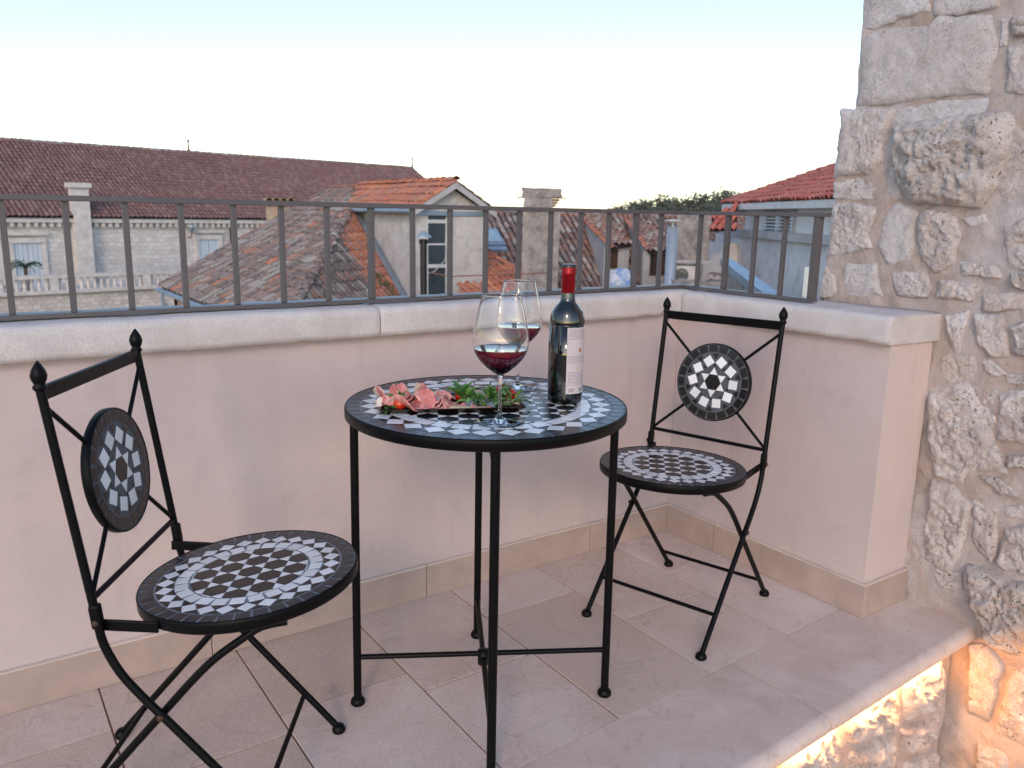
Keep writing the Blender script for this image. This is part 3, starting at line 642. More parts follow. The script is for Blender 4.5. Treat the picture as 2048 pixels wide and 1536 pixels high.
# chair
W_=.1751
def make_chair():
    c=empty('bistro_chair'); I=M['iron']
    for s in (1,-1):
        pts=[(s*W_,-.2508,.832)]+[tuple(Vector((s*W_,-.2508,.832)).lerp(Vector((s*W_,-.1976,.45)),k/4)) for k in range(1,5)]
        pts+=[(s*W_,-.190,.405),(s*W_,-.168,.355),(s*W_,-.137,.3125),(s*W_,-.105,.275),(s*W_,-.04,.198),(s*W_,.04,.103),(s*W_,.1184,.010)]
        l=obj('side_post',MB().tube(catmull(pts,3),.0070,12),I,c)
        foot(l,(s*W_,.120,0),.0145)
        obj('finial',MB().lathe([(0,0),(.0075,0),(.0102,.004),(.0102,.007),(.0075,.010),(.0108,.017),(.0122,.024),(.0102,.032),(.005,.041),(.0015,.046),(0,.047)],20),I,l,loc=(s*W_,-.2508,.828))
        obj('hinge_plate',MB().box((s*W_,-.1976,.455),(.0158,.0175,.042),Matrix.Rotation(.1,3,'X')),I,l,bevel=.004)
        obj('bolt',MB().lathe([(0,0),(.0055,0),(.005,.003),(0,.004)],12),M['bolt'],l).matrix_local=Matrix.Translation((s*(W_+.0092),-.196,.447))@Matrix.Rotation(s*PI/2,4,'Y')
        w2=.1600
        pts=[(s*w2,-.3345,.010),(s*w2,-.22,.142),(s*w2,-.105,.275),(s*w2,-.06,.327),(s*w2*.99,-.02,.368),(s*w2*.97,.025,.402),(s*w2*.94,.06,.424),(s*w2*.90,.10,.4305)]
        r=obj('rear_leg',MB().tube(catmull(pts,3),.0070,12),I,c); foot(r,(s*w2,-.336,0),.0145)
        obj('bolt',MB().lathe([(0,0),(.006,0),(.0055,.003),(0,.004)],12),M['bolt'],r).matrix_local=Matrix.Translation((s*(W_+.0076),-.105,.275))@Matrix.Rotation(s*PI/2,4,'Y')
        obj('seat_arm',MB().box((s*(W_-.012),-.155,.4315),(.006,.100,.019),Matrix.Rotation(-.05,3,'X')),I,c,bevel=.0015)
    def on(z): t=(.832-z)/(.832-.45); return -.2508+t*(.2508-.1976)
    obj('top_bar',MB().box((0,on(.8236),.8236),(2*W_-.008,.007,.024),Matrix.Rotation(-.13,3,'X')),I,c,bevel=.001)
    obj('lower_bar',MB().tube([(-W_,on(.4846),.4846),(W_,on(.4846),.4846)],.0052,10),I,c)
    mc=Vector((0,-.2250,.6455)); mr=.1113
    for s in (1,-1):
        for z in (.800,.490):
            e=Vector((s*(W_-.004),on(z),z)); d=(mc-e).normalized(); obj('brace',MB().tube([e,mc-d*(mr-.008)],.0042,8),I,c)
    obj('stretcher',MB().tube([(-W_,.050,.093),(W_,.050,.093)],.0052,10),I,c)
    obj('stretcher',MB().tube([(-.160,-.283,.068),(.160,-.283,.068)],.0052,10),I,c)
    # medallion
    md=top_disc('medallion',mr,-.002,.014,c,M['dgrout'])
    md.matrix_local=Matrix.Translation(mc+Vector((0,-.008,0)))@Matrix.Rotation(-PI/2-.138+PI,4,'X')@Matrix.Rotation(PI,4,'Z') if False else Matrix.Translation(mc-Vector((0,.007,0)))@Matrix(((-1,0,0,0),(0,0,1,0),(0,1,0,0),(0,0,0,1)))@Matrix.Rotation(-.138,4,'X')
    R=mr-.003; z=.014; th=.0005
    for q in ring_squares(R*.79,R*.985,20,.1,.05): poly_tile('tessera',q,z,th,M['dark_tile'],md,gap=.0005)
    for k in range(10):
        a=2*PI*k/10+PI/2+PI/10; rr=R*.565; cx,cy=pol(rr,a); hs=R*.118; ro=RNG.uniform(-.5,.5)+a
        poly_tile('tessera',[(cx+hs*1.414*math.cos(ro+PI/4+PI/2*j),cy+hs*1.414*math.sin(ro+PI/4+PI/2*j)) for j in range(4)],z,th,M['white_tile'],md,gap=.0002)
    S=R*.225
    poly_tile('tessera',[pol(S,PI/3*j) for j in range(6)],z,th,M['dark_tile'],md)
    for j in range(6):
        a=PI/3*j; v0=pol(S*1.03,a); v1=pol(S*1.03,a+PI/3); tp=pol(S*1.78,a+PI/6); poly_tile('tessera',[v0,tp,v1],z,th,M['white_tile'],md,gap=.0003)
    for k in range(10):     # dark fillers between squares and rim
        a=2*PI*k/10+PI/2; poly_tile('tessera',[pol(R*.60,a),pol(R*.775,a-.14),pol(R*.775,a+.14)],z,th*.8,M['dark_tile'],md)
        poly_tile('tessera',[pol(R*.52,a),pol(R*.42,a-.13),pol(R*.42,a+.13)],z,th*.8,M['dark_tile'],md)
    st=top_disc('seat',.194,-.022,0,c,M['tgrout']); st.location=(0,0,.453)
    mosaic_top(st,.194,0,.0265,40,.0315,27,.0245,25,.0235)
    return c
ch1=make_chair()
ch2=copy_tree(ch1)
ch1.location=(-1.647,-.5479,0); ch1.rotation_euler=(0,0,-2.1403)
ch2.location=(-.496,-.4831,0); ch2.rotation_euler=(0,0,1.8645)
for c,t in ((ch1,.085),(ch2,.028)):
    for o in c.children:
        if o.name.startswith('seat') and 'arm' not in o.name: o.rotation_euler=(t,0,0)
tag(ch1,'black iron bistro chair in the left foreground, mosaic seat turned to the table','chair','folding mosaic bistro chairs')
tag(ch2,'black iron bistro chair in the corner right of the table','chair','folding mosaic bistro chairs')
#@@REST@@
# ------------------------------------------------------------------ things on the table
def glassmat():
    m,t,b=newmat('clear_glass'); b.inputs['Base Color'].default_value=(1,1,1,1); b.inputs['Roughness'].default_value=0; b.inputs['Transmission Weight'].default_value=1; b.inputs['IOR'].default_value=1.46
    return m
M['glass']=glassmat()
def winemat():
    m,t,b=newmat('red_wine'); b.inputs['Base Color'].default_value=(.10,.002,.008,1); b.inputs['Roughness'].default_value=0; b.inputs['Transmission Weight'].default_value=1; b.inputs['IOR'].default_value=1.34
    return m
M['wine']=winemat()
def smooth_prof(pts,k=5):
    return [(max(0,p.x),p.y) for p in catmull([(a,b,0) for a,b in pts],k)]
def wine_glass(loc):
    g_=empty('wine_glass',loc)
    base=MB().lathe([(0,0),(.0490,0),(.0497,.0006),(.0490,.0013),(.030,.0026),(.014,.0048),(.0058,.0085)]+[(.0040,.016),(.0034,.03),(.0034,.06),(.0036,.082),(.0050,.0905),(.0062,.0935)],48)
    # outer bowl then inner bowl
    outer=[(.0062,.0935),(.018,.1005),(.034,.1145),(.0465,.130),(.0530,.147),(.0538,.162),(.0512,.184),(.0462,.208),(.0405,.232),(.0372,.248)]
    o=smooth_prof(outer,4); inn=[(max(0,r-.0009),z+.0004) for r,z in o[1:]]; inn[0]=(inn[0][0],inn[0][1]+.001)
    prof=base_p=[(0,0),(.0490,0),(.0497,.0006),(.0490,.0013),(.030,.0026),(.014,.0048),(.0058,.0085),(.0040,.016),(.0034,.03),(.0034,.06),(.0036,.082),(.0048,.0900)]+o+[(o[-1][0]-.0004,o[-1][1]+.0005)]+inn[::-1]+[(0,inn[0][1]-.0006)]
    obj('bowl_and_stem',MB().lathe(prof,56),M['glass'],g_)
    zl=.1445; pr=[(0,inn[0][1]-.0009)]+[(r+.0004,z-.0002) for r,z in inn if z<zl-.002]
    def rin(z):
        for (r0,z0),(r1,z1) in zip(inn,inn[1:]):
            if z0<=z<=z1: return r0+(r1-r0)*(z-z0)/(z1-z0)
        return inn[-1][0]
    pr+=[(rin(zl)+.0004,zl)]
    wn=MB().lathe(pr,56); wn.lathe([(rin(zl)+.0004,zl),(rin(zl)-.002,zl-.0004),(0,zl-.0005)],56)
    obj('red_wine',wn,M['wine'],g_); return g_
g1=wine_glass((-1.1932,-.6856,.7093)); tag(g1,'nearer wine glass of red wine, standing in front of the platter','wine glass','glasses of red wine')
g2=copy_tree(g1); g2.location=(-.9811,-.4422,.7093); tag(g2,'farther wine glass of red wine, between the platter and the bottle','wine glass','glasses of red wine')
def bottle():
    b_=empty('wine_bottle',(-.9748,-.612,.7093))
    m,t,b=newmat('dark_bottle_glass'); b.inputs['Base Color'].default_value=(.003,.003,.002,1); b.inputs['Roughness'].default_value=.03; b.inputs['Specular IOR Level'].default_value=.75; b.inputs['Coat Weight'].default_value=.5; b.inputs['Coat Roughness'].default_value=.02
    pr=[(0,.004),(.020,.004),(.030,0),(.0345,.0015),(.0375,.006),(.0375,.02),(.0377,.10),(.0378,.168)]+smooth_prof([(.0378,.168),(.0368,.182),(.0325,.197),(.0235,.210),(.0165,.2185),(.0143,.230)],6)+[(.0143,.292),(0,.292)]
    gl=obj('glass_body',MB().lathe(pr,64),m,b_)
    m2,t2,b2=newmat('red_foil_capsule'); b2.inputs['Base Color'].default_value=(.27,.004,.010,1); b2.inputs['Roughness'].default_value=.28; b2.inputs['Metallic'].default_value=.55
    obj('foil_capsule',MB().lathe([(.0147,.236),(.0150,.2365),(.0150,.272),(.0156,.2735),(.0158,.2765),(.0156,.2815),(.0150,.2835),(.0150,.2895)],48),m2,b_)
    m3,t3,b3=newmat('black_capsule_top'); b3.inputs['Base Color'].default_value=(.02,.02,.022,1); b3.inputs['Roughness'].default_value=.3
    obj('capsule_top',MB().lathe([(.0151,.289),(.0151,.2945),(.0140,.2955),(0,.2955)],48),m3,b_)
    # labels, curved patches with printed lines
    def label(nm,a0,a1,z0,z1,kind):
        n=24; R=.03805; vs=[];fs=[]
        for i in range(n+1):
            a=a0+(a1-a0)*i/n
            for z in (z0,z1): vs.append((R*math.cos(a),R*math.sin(a),z))
        fs=[(2*i,2*i+2,2*i+3,2*i+1) for i in range(n)]
        m,t,b=newmat(nm+'_paper'); me=MB().add(vs,fs,True).mesh(nm,m)
        uv=me.uv_layers.new(name='UVMap')
        for p in me.polygons:
            for li in p.loop_indices:
                vi=me.loops[li].vertex_index; uv.data[li].uv=((vi//2)/n,vi%2)
        tc=N(t,'ShaderNodeTexCoord'); sp=N(t,'ShaderNodeSeparateXYZ'); t.links.new(tc.outputs['UV'],sp.inputs[0]); U,Vv=sp.outputs[0],sp.outputs[1]
        def mth(op,a,b_=None,c=None):
            n_=N(t,'ShaderNodeMath',operation=op)
            for k,v in enumerate((a,b_,c)):
                if v is None: continue
                if isinstance(v,(int,float)): n_.inputs[k].default_value=v
                else: t.links.new(v,n_.inputs[k])
            return n_.outputs[0]
        paper=(.58,.51,.52)
        lines=mth('LESS_THAN',mth('FRACT',mth('MULTIPLY',Vv,46)),.42)
        cb=N(t,'ShaderNodeCombineXYZ'); t.links.new(mth('MULTIPLY',U,42),cb.inputs[0]); t.links.new(mth('FLOOR',mth('MULTIPLY',Vv,46)),cb.inputs[1])
        w_=N(t,'ShaderNodeTexNoise'); w_.inputs['Scale'].default_value=1; w_.inputs['Detail'].default_value=2; t.links.new(cb.outputs[0],w_.inputs['Vector'])
        words=mth('GREATER_THAN',w_.outputs['Fac'],.47)
        def band(a,b_): return mth('MULTIPLY',mth('GREATER_THAN',Vv,a),mth('LESS_THAN',Vv,b_))
        bands=mth('ADD',mth('ADD',band(.82,.98),band(.83,.84)),mth('ADD',band(.46,.58),band(.12,.34)))
        side=mth('MULTIPLY',mth('GREATER_THAN',U,.07),mth('LESS_THAN',U,.93))
        ink=mth('MINIMUM',mth('MULTIPLY',mth('MULTIPLY',lines,words),mth('MULTIPLY',bands,side)),1)
        c=mix(t,paper,(.16,.12,.15),mth('MULTIPLY',ink,.75))
        def blob(u,v,ru,rv,col,c,ring=None):
            d=mth('SQRT',mth('ADD',mth('POWER',mth('DIVIDE',mth('SUBTRACT',U,u),ru),2),mth('POWER',mth('DIVIDE',mth('SUBTRACT',Vv,v),rv),2)))
            nn=N(t,'ShaderNodeTexNoise'); nn.inputs['Scale'].default_value=22; t.links.new(tc.outputs['UV'],nn.inputs['Vector'])
            k=mth('LESS_THAN',mth('ADD',d,mth('MULTIPLY',nn.outputs['Fac'],.9)),1.25)
            if ring: k=mth('MULTIPLY',mth('LESS_THAN',d,1),mth('GREATER_THAN',d,ring))
            return mix(t,c,col,k)
        if kind=='back':
            c=blob(.62,.665,.10,.042,(.45,.16,.035),c); c=blob(.52,.39,.075,.024,(.60,.36,.05),c,.6)
            bar_=mth('MULTIPLY',mth('LESS_THAN',mth('FRACT',mth('MULTIPLY',U,32)),.5),mth('MULTIPLY',mth('MULTIPLY',mth('GREATER_THAN',U,.62),mth('LESS_THAN',U,.88)),band(.03,.085)))
            c=mix(t,c,(.05,.04,.05),bar_)
            c=mix(t,c,(.35,.28,.30),mth('MULTIPLY',mth('MULTIPLY',mth('GREATER_THAN',U,.1),mth('LESS_THAN',U,.36)),mth('MULTIPLY',band(.03,.09),mth('GREATER_THAN',w_.outputs['Fac'],.45))))
        else: c=blob(.5,.6,.2,.08,(.5,.3,.05),c)
        t.links.new(c,b.inputs['Base Color']); b.inputs['Roughness'].default_value=.6
        o=bpy.data.objects.new(nm,me); link(o,gl); return o
    toc=math.atan2(CAM.y+.612,CAM.x+.9748)      # direction from bottle to camera
    label('back_label',toc+.04,toc+1.38,.0245,.166,'back')
    label('front_label',toc-1.45-.9,toc-1.45,.030,.166,'front')
    return b_
bt=bottle(); tag(bt,'tall dark wine bottle with red foil neck and pale label turned to the right','wine bottle')
# platter
plc=Vector((-1.2085,-.5205,.7093)); pang=math.atan2(-.6477+.5255,-1.1081+1.3803)
def trayp():
    o=empty('serving_platter',plc,pang)
    hx,hy=.150,.072; mb=MB(); n=0
    rings=[(hx-.014,hy-.014,0),(hx-.012,hy-.012,.0005),(hx,hy,.0095),(hx-.0015,hy-.0015,.0105),(hx-.015,hy-.015,.0032)]
    vs=[];fs=[]
    for a,b,z in rings: vs+=[(-a,-b,z),(a,-b,z),(a,b,z),(-a,b,z)]
    for i in range(len(rings)-1):
        for k in range(4): fs.append((i*4+k,i*4+(k+1)%4,(i+1)*4+(k+1)%4,(i+1)*4+k))
    fs+=[(3,2,1,0),tuple(range(16,20))]
    m=simple('glossy_black_slate',(.018,.012,.009),.22,var=.2,fb=.1,fs=90)
    obj('tray',MB().add(vs,fs),m,o,bevel=.0006); return o
tag(trayp(),'long rectangular black platter of cured ham and salad','platter')
def onp(u,v,z=0): # platter coordinates to world
    return Vector((plc.x+u*math.cos(pang)-v*math.sin(pang),plc.y+u*math.sin(pang)+v*math.cos(pang),plc.z+z))
def ham():
    m,t,b=newmat('cured_ham'); tc=N(t,'ShaderNodeTexCoord'); sp=N(t,'ShaderNodeSeparateXYZ'); t.links.new(tc.outputs['UV'],sp.inputs[0])
    co=coords(t); n1=tex(t,co,28,5,.6,1.2); n2=tex(t,co,70,5,.6)
    c=ramp(t,n1,[(.25,(.46,.10,.095)),(.5,(.70,.25,.22)),(.68,(.82,.50,.42))])
    fat=ramp(t,sp.outputs[1],[(.0,0),(.74,0),(.82,1),(1,1)]); c=mix(t,c,(.78,.66,.56),fat)
    c=mix(t,c,(.76,.62,.54),ramp(t,tex(t,co,42,3,.5,2.5),[(.60,0),(.66,.8)])); c=mix(t,c,(.70,.36,.16),ramp(t,n2,[(.66,0),(.8,.5)]))
    t.links.new(c,b.inputs['Base Color']); b.inputs['Roughness'].default_value=.38; b.inputs['Subsurface Weight'].default_value=.12; b.inputs['Subsurface Radius'].default_value=(.01,.004,.003); b.inputs['Subsurface Scale'].default_value=.3
    bump(t,b,n2,.25,.001); return m
M['ham']=ham()
def ham_slice(u,v,z,rz,L,Wd,folds,hgt,label,seed,tilt=0,roll=.0):
    R_=random.Random(seed); nu,nv=46,16; vs=[];ph=R_.uniform(0,6)
    for i in range(nu+1):
        s=i/nu
        for j in range(nv+1):
            q=j/nv-.5
            w_=Wd*(.75+.25*math.sin(PI*s))*(1+.12*noise.noise(Vector((s*4,seed,0))))
            x=(s-.5)*L+.25*L/folds*math.sin(2*PI*folds*s+ph+PI/2)*(.6)
            y=q*w_+.006*noise.noise(Vector((s*3,q*2,seed)))+roll*(s-.5)
            zz=hgt*(.5+.5*math.sin(2*PI*folds*s+ph))*(.75+.35*math.cos(q*PI))+.004*noise.fractal(Vector((s*6,q*5,seed*2.1)),.8,2,3)+tilt*q*.03
            if abs(q)>.32: zz-= (abs(q)-.32)*hgt*.9
            vs.append((x,y,max(.0005,zz)))
    W=nv+1; fs=[(i*W+j,(i+1)*W+j,(i+1)*W+j+1,i*W+j+1) for i in range(nu) for j in range(nv)]
    me=MB().add(vs,fs,True).mesh('ham_slice',M['ham']); uv=me.uv_layers.new(name='UVMap')
    for p in me.polygons:
        for li in p.loop_indices:
            k=me.loops[li].vertex_index; uv.data[li].uv=((k//W)/nu,(k%W)/nv)
    o=bpy.data.objects.new('ham_slice',me); link(o); o.location=onp(u,v,z); o.rotation_euler=(0,0,pang+rz)
    o.scale=(1.22,1.25,1.1); md=o.modifiers.new('thickness','SOLIDIFY'); md.thickness=.0014; md.offset=0
    tag(o,label,'ham slice','folded slices of cured ham'); return o
ham_slice(-.105,.020,.012,.4,.085,.055,2.0,.026,'ham slice heaped highest at the far left of the platter',1)
ham_slice(-.118,-.006,.008,1.1,.075,.05,1.6,.018,'ham slice hanging over the left end of the platter beside a tomato',2,tilt=-.2)
ham_slice(-.070,.010,.014,-.5,.085,.05,1.7,.022,'ham slice folded broad and smooth just right of the heap',3)
ham_slice(-.072,-.030,.006,.75,.085,.05,1.3,.026,'salmon pink ham slice standing on its fold behind the front tomato',4)
ham_slice(-.035,-.012,.006,-.3,.075,.05,2.2,.017,'darker ham slice crumpled in the middle of the platter',5)
ham_slice(-.028,-.044,.003,.1,.085,.026,2.4,.008,'thin strip of ham lying along the front edge of the platter',6)
ham_slice(-.020,.026,.005,.7,.07,.045,1.5,.016,'ham slice lying at the back next to the salad',7)
ham_slice(.028,-.048,.003,.05,.08,.018,1.6,.006,'narrow pale ham strip reaching under the salad at the front',8)
def tomato(u,v,r,label,stem=True,z=.003):
    o=empty('cherry_tomato',onp(u,v,z),RNG.uniform(0,6)); m=bpy.data.materials.get('tomato_skin')
    if not m:
        m,t,b=newmat('tomato_skin'); co=coords(t); t.links.new(ramp(t,tex(t,co,30,3),[(.3,(.55,.02,.008)),(.7,(.66,.055,.012))]),b.inputs['Base Color']); b.inputs['Roughness'].default_value=.12; b.inputs['Specular IOR Level'].default_value=.6
    prof=[(r*math.sin(PI*k/14)*(1.0),r*(1-math.cos(PI*k/14))*.96) for k in range(15)]; prof[-1]=(0,r*1.84)
    prof[-2]=(prof[-2][0],r*1.90)
    obj('flesh',MB().lathe(prof,28),m,o)
    if stem:
        mb=MB()
        for k in range(5):
            a=2*PI*k/5+.3; mb.tube([(0,0,r*1.86),(r*.4*math.cos(a),r*.4*math.sin(a),r*1.95),(r*.75*math.cos(a+.2),r*.75*math.sin(a+.2),r*1.86)],.0009,5,rr=[.0012,.0013,.0004])
        mb.tube([(0,0,r*1.86),(r*.15,0,r*2.25),(r*.4,r*.1,r*2.5)],.0011,6)
        obj('calyx',mb,M['lettuce_d'],o)
    o.rotation_euler=(RNG.uniform(-.4,.4),RNG.uniform(-.4,.4),0); tag(o,label,'tomato','cherry tomatoes on the platter')
tomato(-.108,-.046,.0135,'cherry tomato at the front left corner of the platter, under its green stalk')
tomato(.112,.030,.0135,'leftmost cherry tomato of the pair at the right end, behind the front glass stem',True,.012)
tomato(.135,.010,.0130,'rightmost cherry tomato, half hidden in leaves near the platter end',True,.006)
tomato(.028,.030,.0120,'dark cherry tomato tucked behind the salad leaves at the back middle')
def cheese(u,v,rz,L,Wd,label,z=.004,h_=.003,tl=.1):
    m=bpy.data.materials.get('hard_cheese') or simple('hard_cheese',(.66,.52,.34),.5,var=.1,vs=40,fs=120,fb=.2)
    pts=[(-L/2,-Wd/2),(L/2,-Wd*.35),(L/2*.94,Wd*.4),(-L/2*.9,Wd/2)]; o=obj('cheese_slice',MB().prism(pts,0,h_),m,None,bevel=.0006)
    o.location=onp(u,v,z); o.rotation_euler=(tl,tl*.6,pang+rz); tag(o,label,'cheese','slices of cheese on the platter')
cheese(.030,-.054,.0,.075,.012,'long thin cheese slice lying along the front edge of the platter',.006)
cheese(.072,.036,.3,.05,.035,'pale cheese slice leaning at the back between the dark tomato and the red pair',.013,.003,.35)
cheese(-.052,.040,.2,.05,.04,'pale round cheese slice standing behind the ham',.016,.003,.8)
cheese(.120,-.018,-.2,.05,.022,'cheese slice among the leaves at the right end of the platter',.010,.003,.2)
def leaf_mesh(L,Wd,mat,curl=.5,seed=0,stemf=.35):
    n=9;vs=[];R_=random.Random(seed)
    for i in range(n+1):
        s=i/n; w_=Wd*(.10+.9*max(0,math.sin(PI*min(1,max(0,(s-stemf*.6)/(1-stemf*.6))))**.8)) if s<1 else .0005
        x=L*(s*math.cos(curl*s*.6)); z=L*(.75*s-curl*.75*s*s)
        for j in range(5):
            q=j/4-.5; vs.append((x,q*w_,z+abs(q)*w_*.45+.0012*noise.noise(Vector((s*5,q*4,seed)))))
    fs=[(i*5+j,(i+1)*5+j,(i+1)*5+j+1,i*5+j+1) for i in range(n) for j in range(4)]
    mb=MB().add(vs,fs,True); return mb.mesh('leaf',mat)
LV=[leaf_mesh(.040,.012,M['lettuce'],.4,1),leaf_mesh(.046,.014,M['lettuce'],.7,2),leaf_mesh(.034,.015,M['lettuce_d'],.5,3),leaf_mesh(.050,.012,M['lettuce_d'],.9,4),leaf_mesh(.042,.014,M['lettuce'],1.1,5)]
def sprig(u,v,z,label,n=8,sc_=1,rz=0,up_=0.0):
    o=empty('salad_sprig',onp(u,v,z),rz)
    n=int(n*1.6)
    for k in range(n):
        l=bpy.data.objects.new('leaf',RNG.choice(LV)); link(l,o); l.rotation_euler=(RNG.uniform(-.5,.5),-RNG.uniform(-.35,.55)-up_,2*PI*k/n+RNG.uniform(-.4,.4)); s=sc_*RNG.uniform(.9,1.3); l.scale=(s,s,s); l.location=(0,0,RNG.uniform(0,.006))
    tag(o,label,'salad','salad sprigs on the platter')
sprig(.028,.000,.008,'salad sprig with the tallest upright leaves, in the middle of the platter',9,1.0,.3,.35)
sprig(.050,-.026,.006,'salad sprig with round leaves at the front, right of the ham',8,.8,1.2)
sprig(.080,-.012,.007,'dark salad sprig spreading just left of the front glass stem',9,.9,2.1,.1)
sprig(.106,.000,.008,'salad sprig in front of the two red tomatoes',8,.85,.9,.2)
sprig(.128,-.030,.005,'flat salad sprig at the front right corner of the platter',8,.78,0)
sprig(-.132,-.052,.003,'small green leaves poking out at the front left corner of the platter',4,.55,2.9)
sprig(-.106,-.030,.015,'green stalk with small leaves above the front left tomato',4,.6,1.0,.3)
sprig(.100,-.045,.004,'small salad sprig at the front edge under the glass stem',6,.6,1.9)
# ------------------------------------------------------------------ tiled roofs
PAL={'old':[(.22,.16,.145),(.17,.135,.125),(.26,.21,.195),(.30,.27,.25),(.14,.115,.11),(.28,.185,.155),(.24,.165,.15),(.34,.32,.30),(.20,.165,.16),(.30,.17,.13)],
'orange':[(.50,.19,.105),(.45,.17,.10),(.54,.23,.14),(.42,.17,.12),(.47,.22,.15),(.38,.18,.14)],
'mid':[(.27,.16,.135),(.32,.20,.165),(.22,.135,.12),(.40,.31,.27),(.32,.155,.115),(.44,.38,.345),(.25,.185,.165)],
'red':[(.50,.14,.11),(.54,.17,.13),(.46,.12,.10),(.58,.23,.18),(.48,.18,.15)],
'hall':[(.215,.125,.12),(.23,.133,.126),(.20,.118,.115),(.25,.15,.142),(.22,.12,.115),(.265,.17,.162)]}
def tile_tpl(L,r0,r1,nseg=6,th=.014):
    vs=[];fs=[]
    for r,y,zz in ((r0,0,.0),(r1,L,-.022),(r0-th,.0,-.0),(r0-th,.05,-.0)):
        for k in range(nseg+1):
            a=PI*k/nseg; vs.append((r*math.cos(a),y,r*.85*math.sin(a)+zz))
    n=nseg+1
    fs=[(k,n+k,n+k+1,k+1) for k in range(nseg)]+[(2*n+k,k,k+1,2*n+k+1) for k in range(nseg)]
    return np.array(vs),fs,n
def inpoly(x,y,P):
    c=False;j=len(P)-1
    for i in range(len(P)):
        if (P[i][1]>y)!=(P[j][1]>y) and x<(P[j][0]-P[i][0])*(y-P[i][1])/(P[j][1]-P[i][1])+P[i][0]: c=not c
        j=i
    return c
TREES={}
def tile_mesh(mat,pal,i,L,r):
    key=(mat.name,pal,i,L,r)
    if key not in TREES:
        vs,fs,n=tile_tpl(L,r,r*.84); mb=MB(); mb.add(vs.tolist(),fs,True,PAL[pal][i%len(PAL[pal])]); TREES[key]=mb.mesh('roof_tile',mat)
    return TREES[key]
def roof(house,poly,downdir,matn,pal,pitch=.23,course=.36,limit=300,name='roof',r=.092,thick=.06,palfn=None):
    """poly: 3D points (planar); downdir: horizontal Vector the roof falls towards"""
    P=[Vector(p) for p in poly]; n=Vector((0,0,0))
    for i in range(len(P)): a,b=P[i],P[(i+1)%len(P)]; n+=a.cross(b)
    n.normalize(); n=-n if n.z<0 else n
    if downdir is None: dn=Vector((n.x,n.y,0))
    else: dn=Vector(downdir)
    v=-(dn-n*dn.dot(n)).normalized(); u=v.cross(n).normalized(); o0=P[0]
    uv=[((p-o0).dot(u),(p-o0).dot(v)) for p in P]
    dk=MB(); m_=len(P); dk.add([p-n*.02 for p in P]+[p-n*(.02+thick) for p in P],[tuple(range(m_)),tuple(range(m_,2*m_))[::-1]]+[(i,m_+i,m_+(i+1)%m_,(i+1)%m_) for i in range(m_)])
    me=dk.mesh(name,M['deck']); bm=bmesh.new(); bm.from_mesh(me); bmesh.ops.recalc_face_normals(bm,faces=bm.faces[:]); bm.to_mesh(me); bm.free()
    ro=obj(name,me,None,house)
    u0,u1=min(p[0] for p in uv),max(p[0] for p in uv); v0,v1=min(p[1] for p in uv),max(p[1] for p in uv)
    L=course*1.18; cells=[]; nrow=max(1,round((v1-v0-L+.12)/course)); course=(v1-v0-L+.12)/nrow if v1-v0>L+.2 else course
    for i in range(int((u1-u0)/pitch)+1):
        x=u0+(i+.5)*pitch; off=RNG.uniform(-.02,.02)
        for j in range(0,nrow+1):
            y=v0-.06+j*course+off
            if y+L<v1+.12 and inpoly(x,y+course*.55,uv):
                c=o0+u*(x+RNG.uniform(-.008,.008))+v*y
                pl=pal
                if palfn: pl=palfn(c,x,y) or pal
                cells.append(((c-CAM).length,c,pl,RNG.randrange(12),RNG.uniform(-.045,.045),RNG.uniform(0,.014)+.05*noise.noise(Vector((x*.5,y*.45,u0)))))
    cells.sort(key=lambda q:q[0]); mat=M[matn]
    tpl,fs,nn=tile_tpl(L,r,r*.84)
    def basis(a): 
        uu=u*math.cos(a)+v*math.sin(a); vv=v*math.cos(a)-u*math.sin(a); return uu,vv
    for q in cells[:limit]:
        _,c,pl,ci,a,lift=q; uu,vv=basis(a); oo=c+n*(.018+lift)
        o=bpy.data.objects.new('roof_tile',tile_mesh(mat,pl,ci,L,r)); link(o,ro)
        o.matrix_local=Matrix(((uu.x,vv.x,n.x,oo.x),(uu.y,vv.y,n.y,oo.y),(uu.z,vv.z,n.z,oo.z),(0,0,0,1)))
    rest=cells[limit:]
    if rest:
        V=[];F=[];C=[];nv=len(tpl)
        for k,q in enumerate(rest):
            _,c,pl,ci,a,lift=q; uu,vv=basis(a); oo=c+n*(.018+lift)
            Mx=np.array([[uu.x,vv.x,n.x],[uu.y,vv.y,n.y],[uu.z,vv.z,n.z]]); V.append(tpl@Mx.T+np.array(oo)); F+=[tuple(i+k*nv for i in f) for f in fs]; C.append(np.tile(np.array([*PAL[pl][ci%len(PAL[pl])],1.]),(nv,1)))
        V=np.concatenate(V); me=bpy.data.meshes.new('distant_roof_tiles'); me.from_pydata(V.tolist(),[],F); me.polygons.foreach_set('use_smooth',[True]*len(me.polygons))
        a=me.color_attributes.new('Col','FLOAT_COLOR','POINT'); a.data.foreach_set('color',np.concatenate(C).ravel()); me.materials.append(mat)
        tag(obj('roof_tiles',me,None,ro),kind='stuff')
    return ro,u,v,n
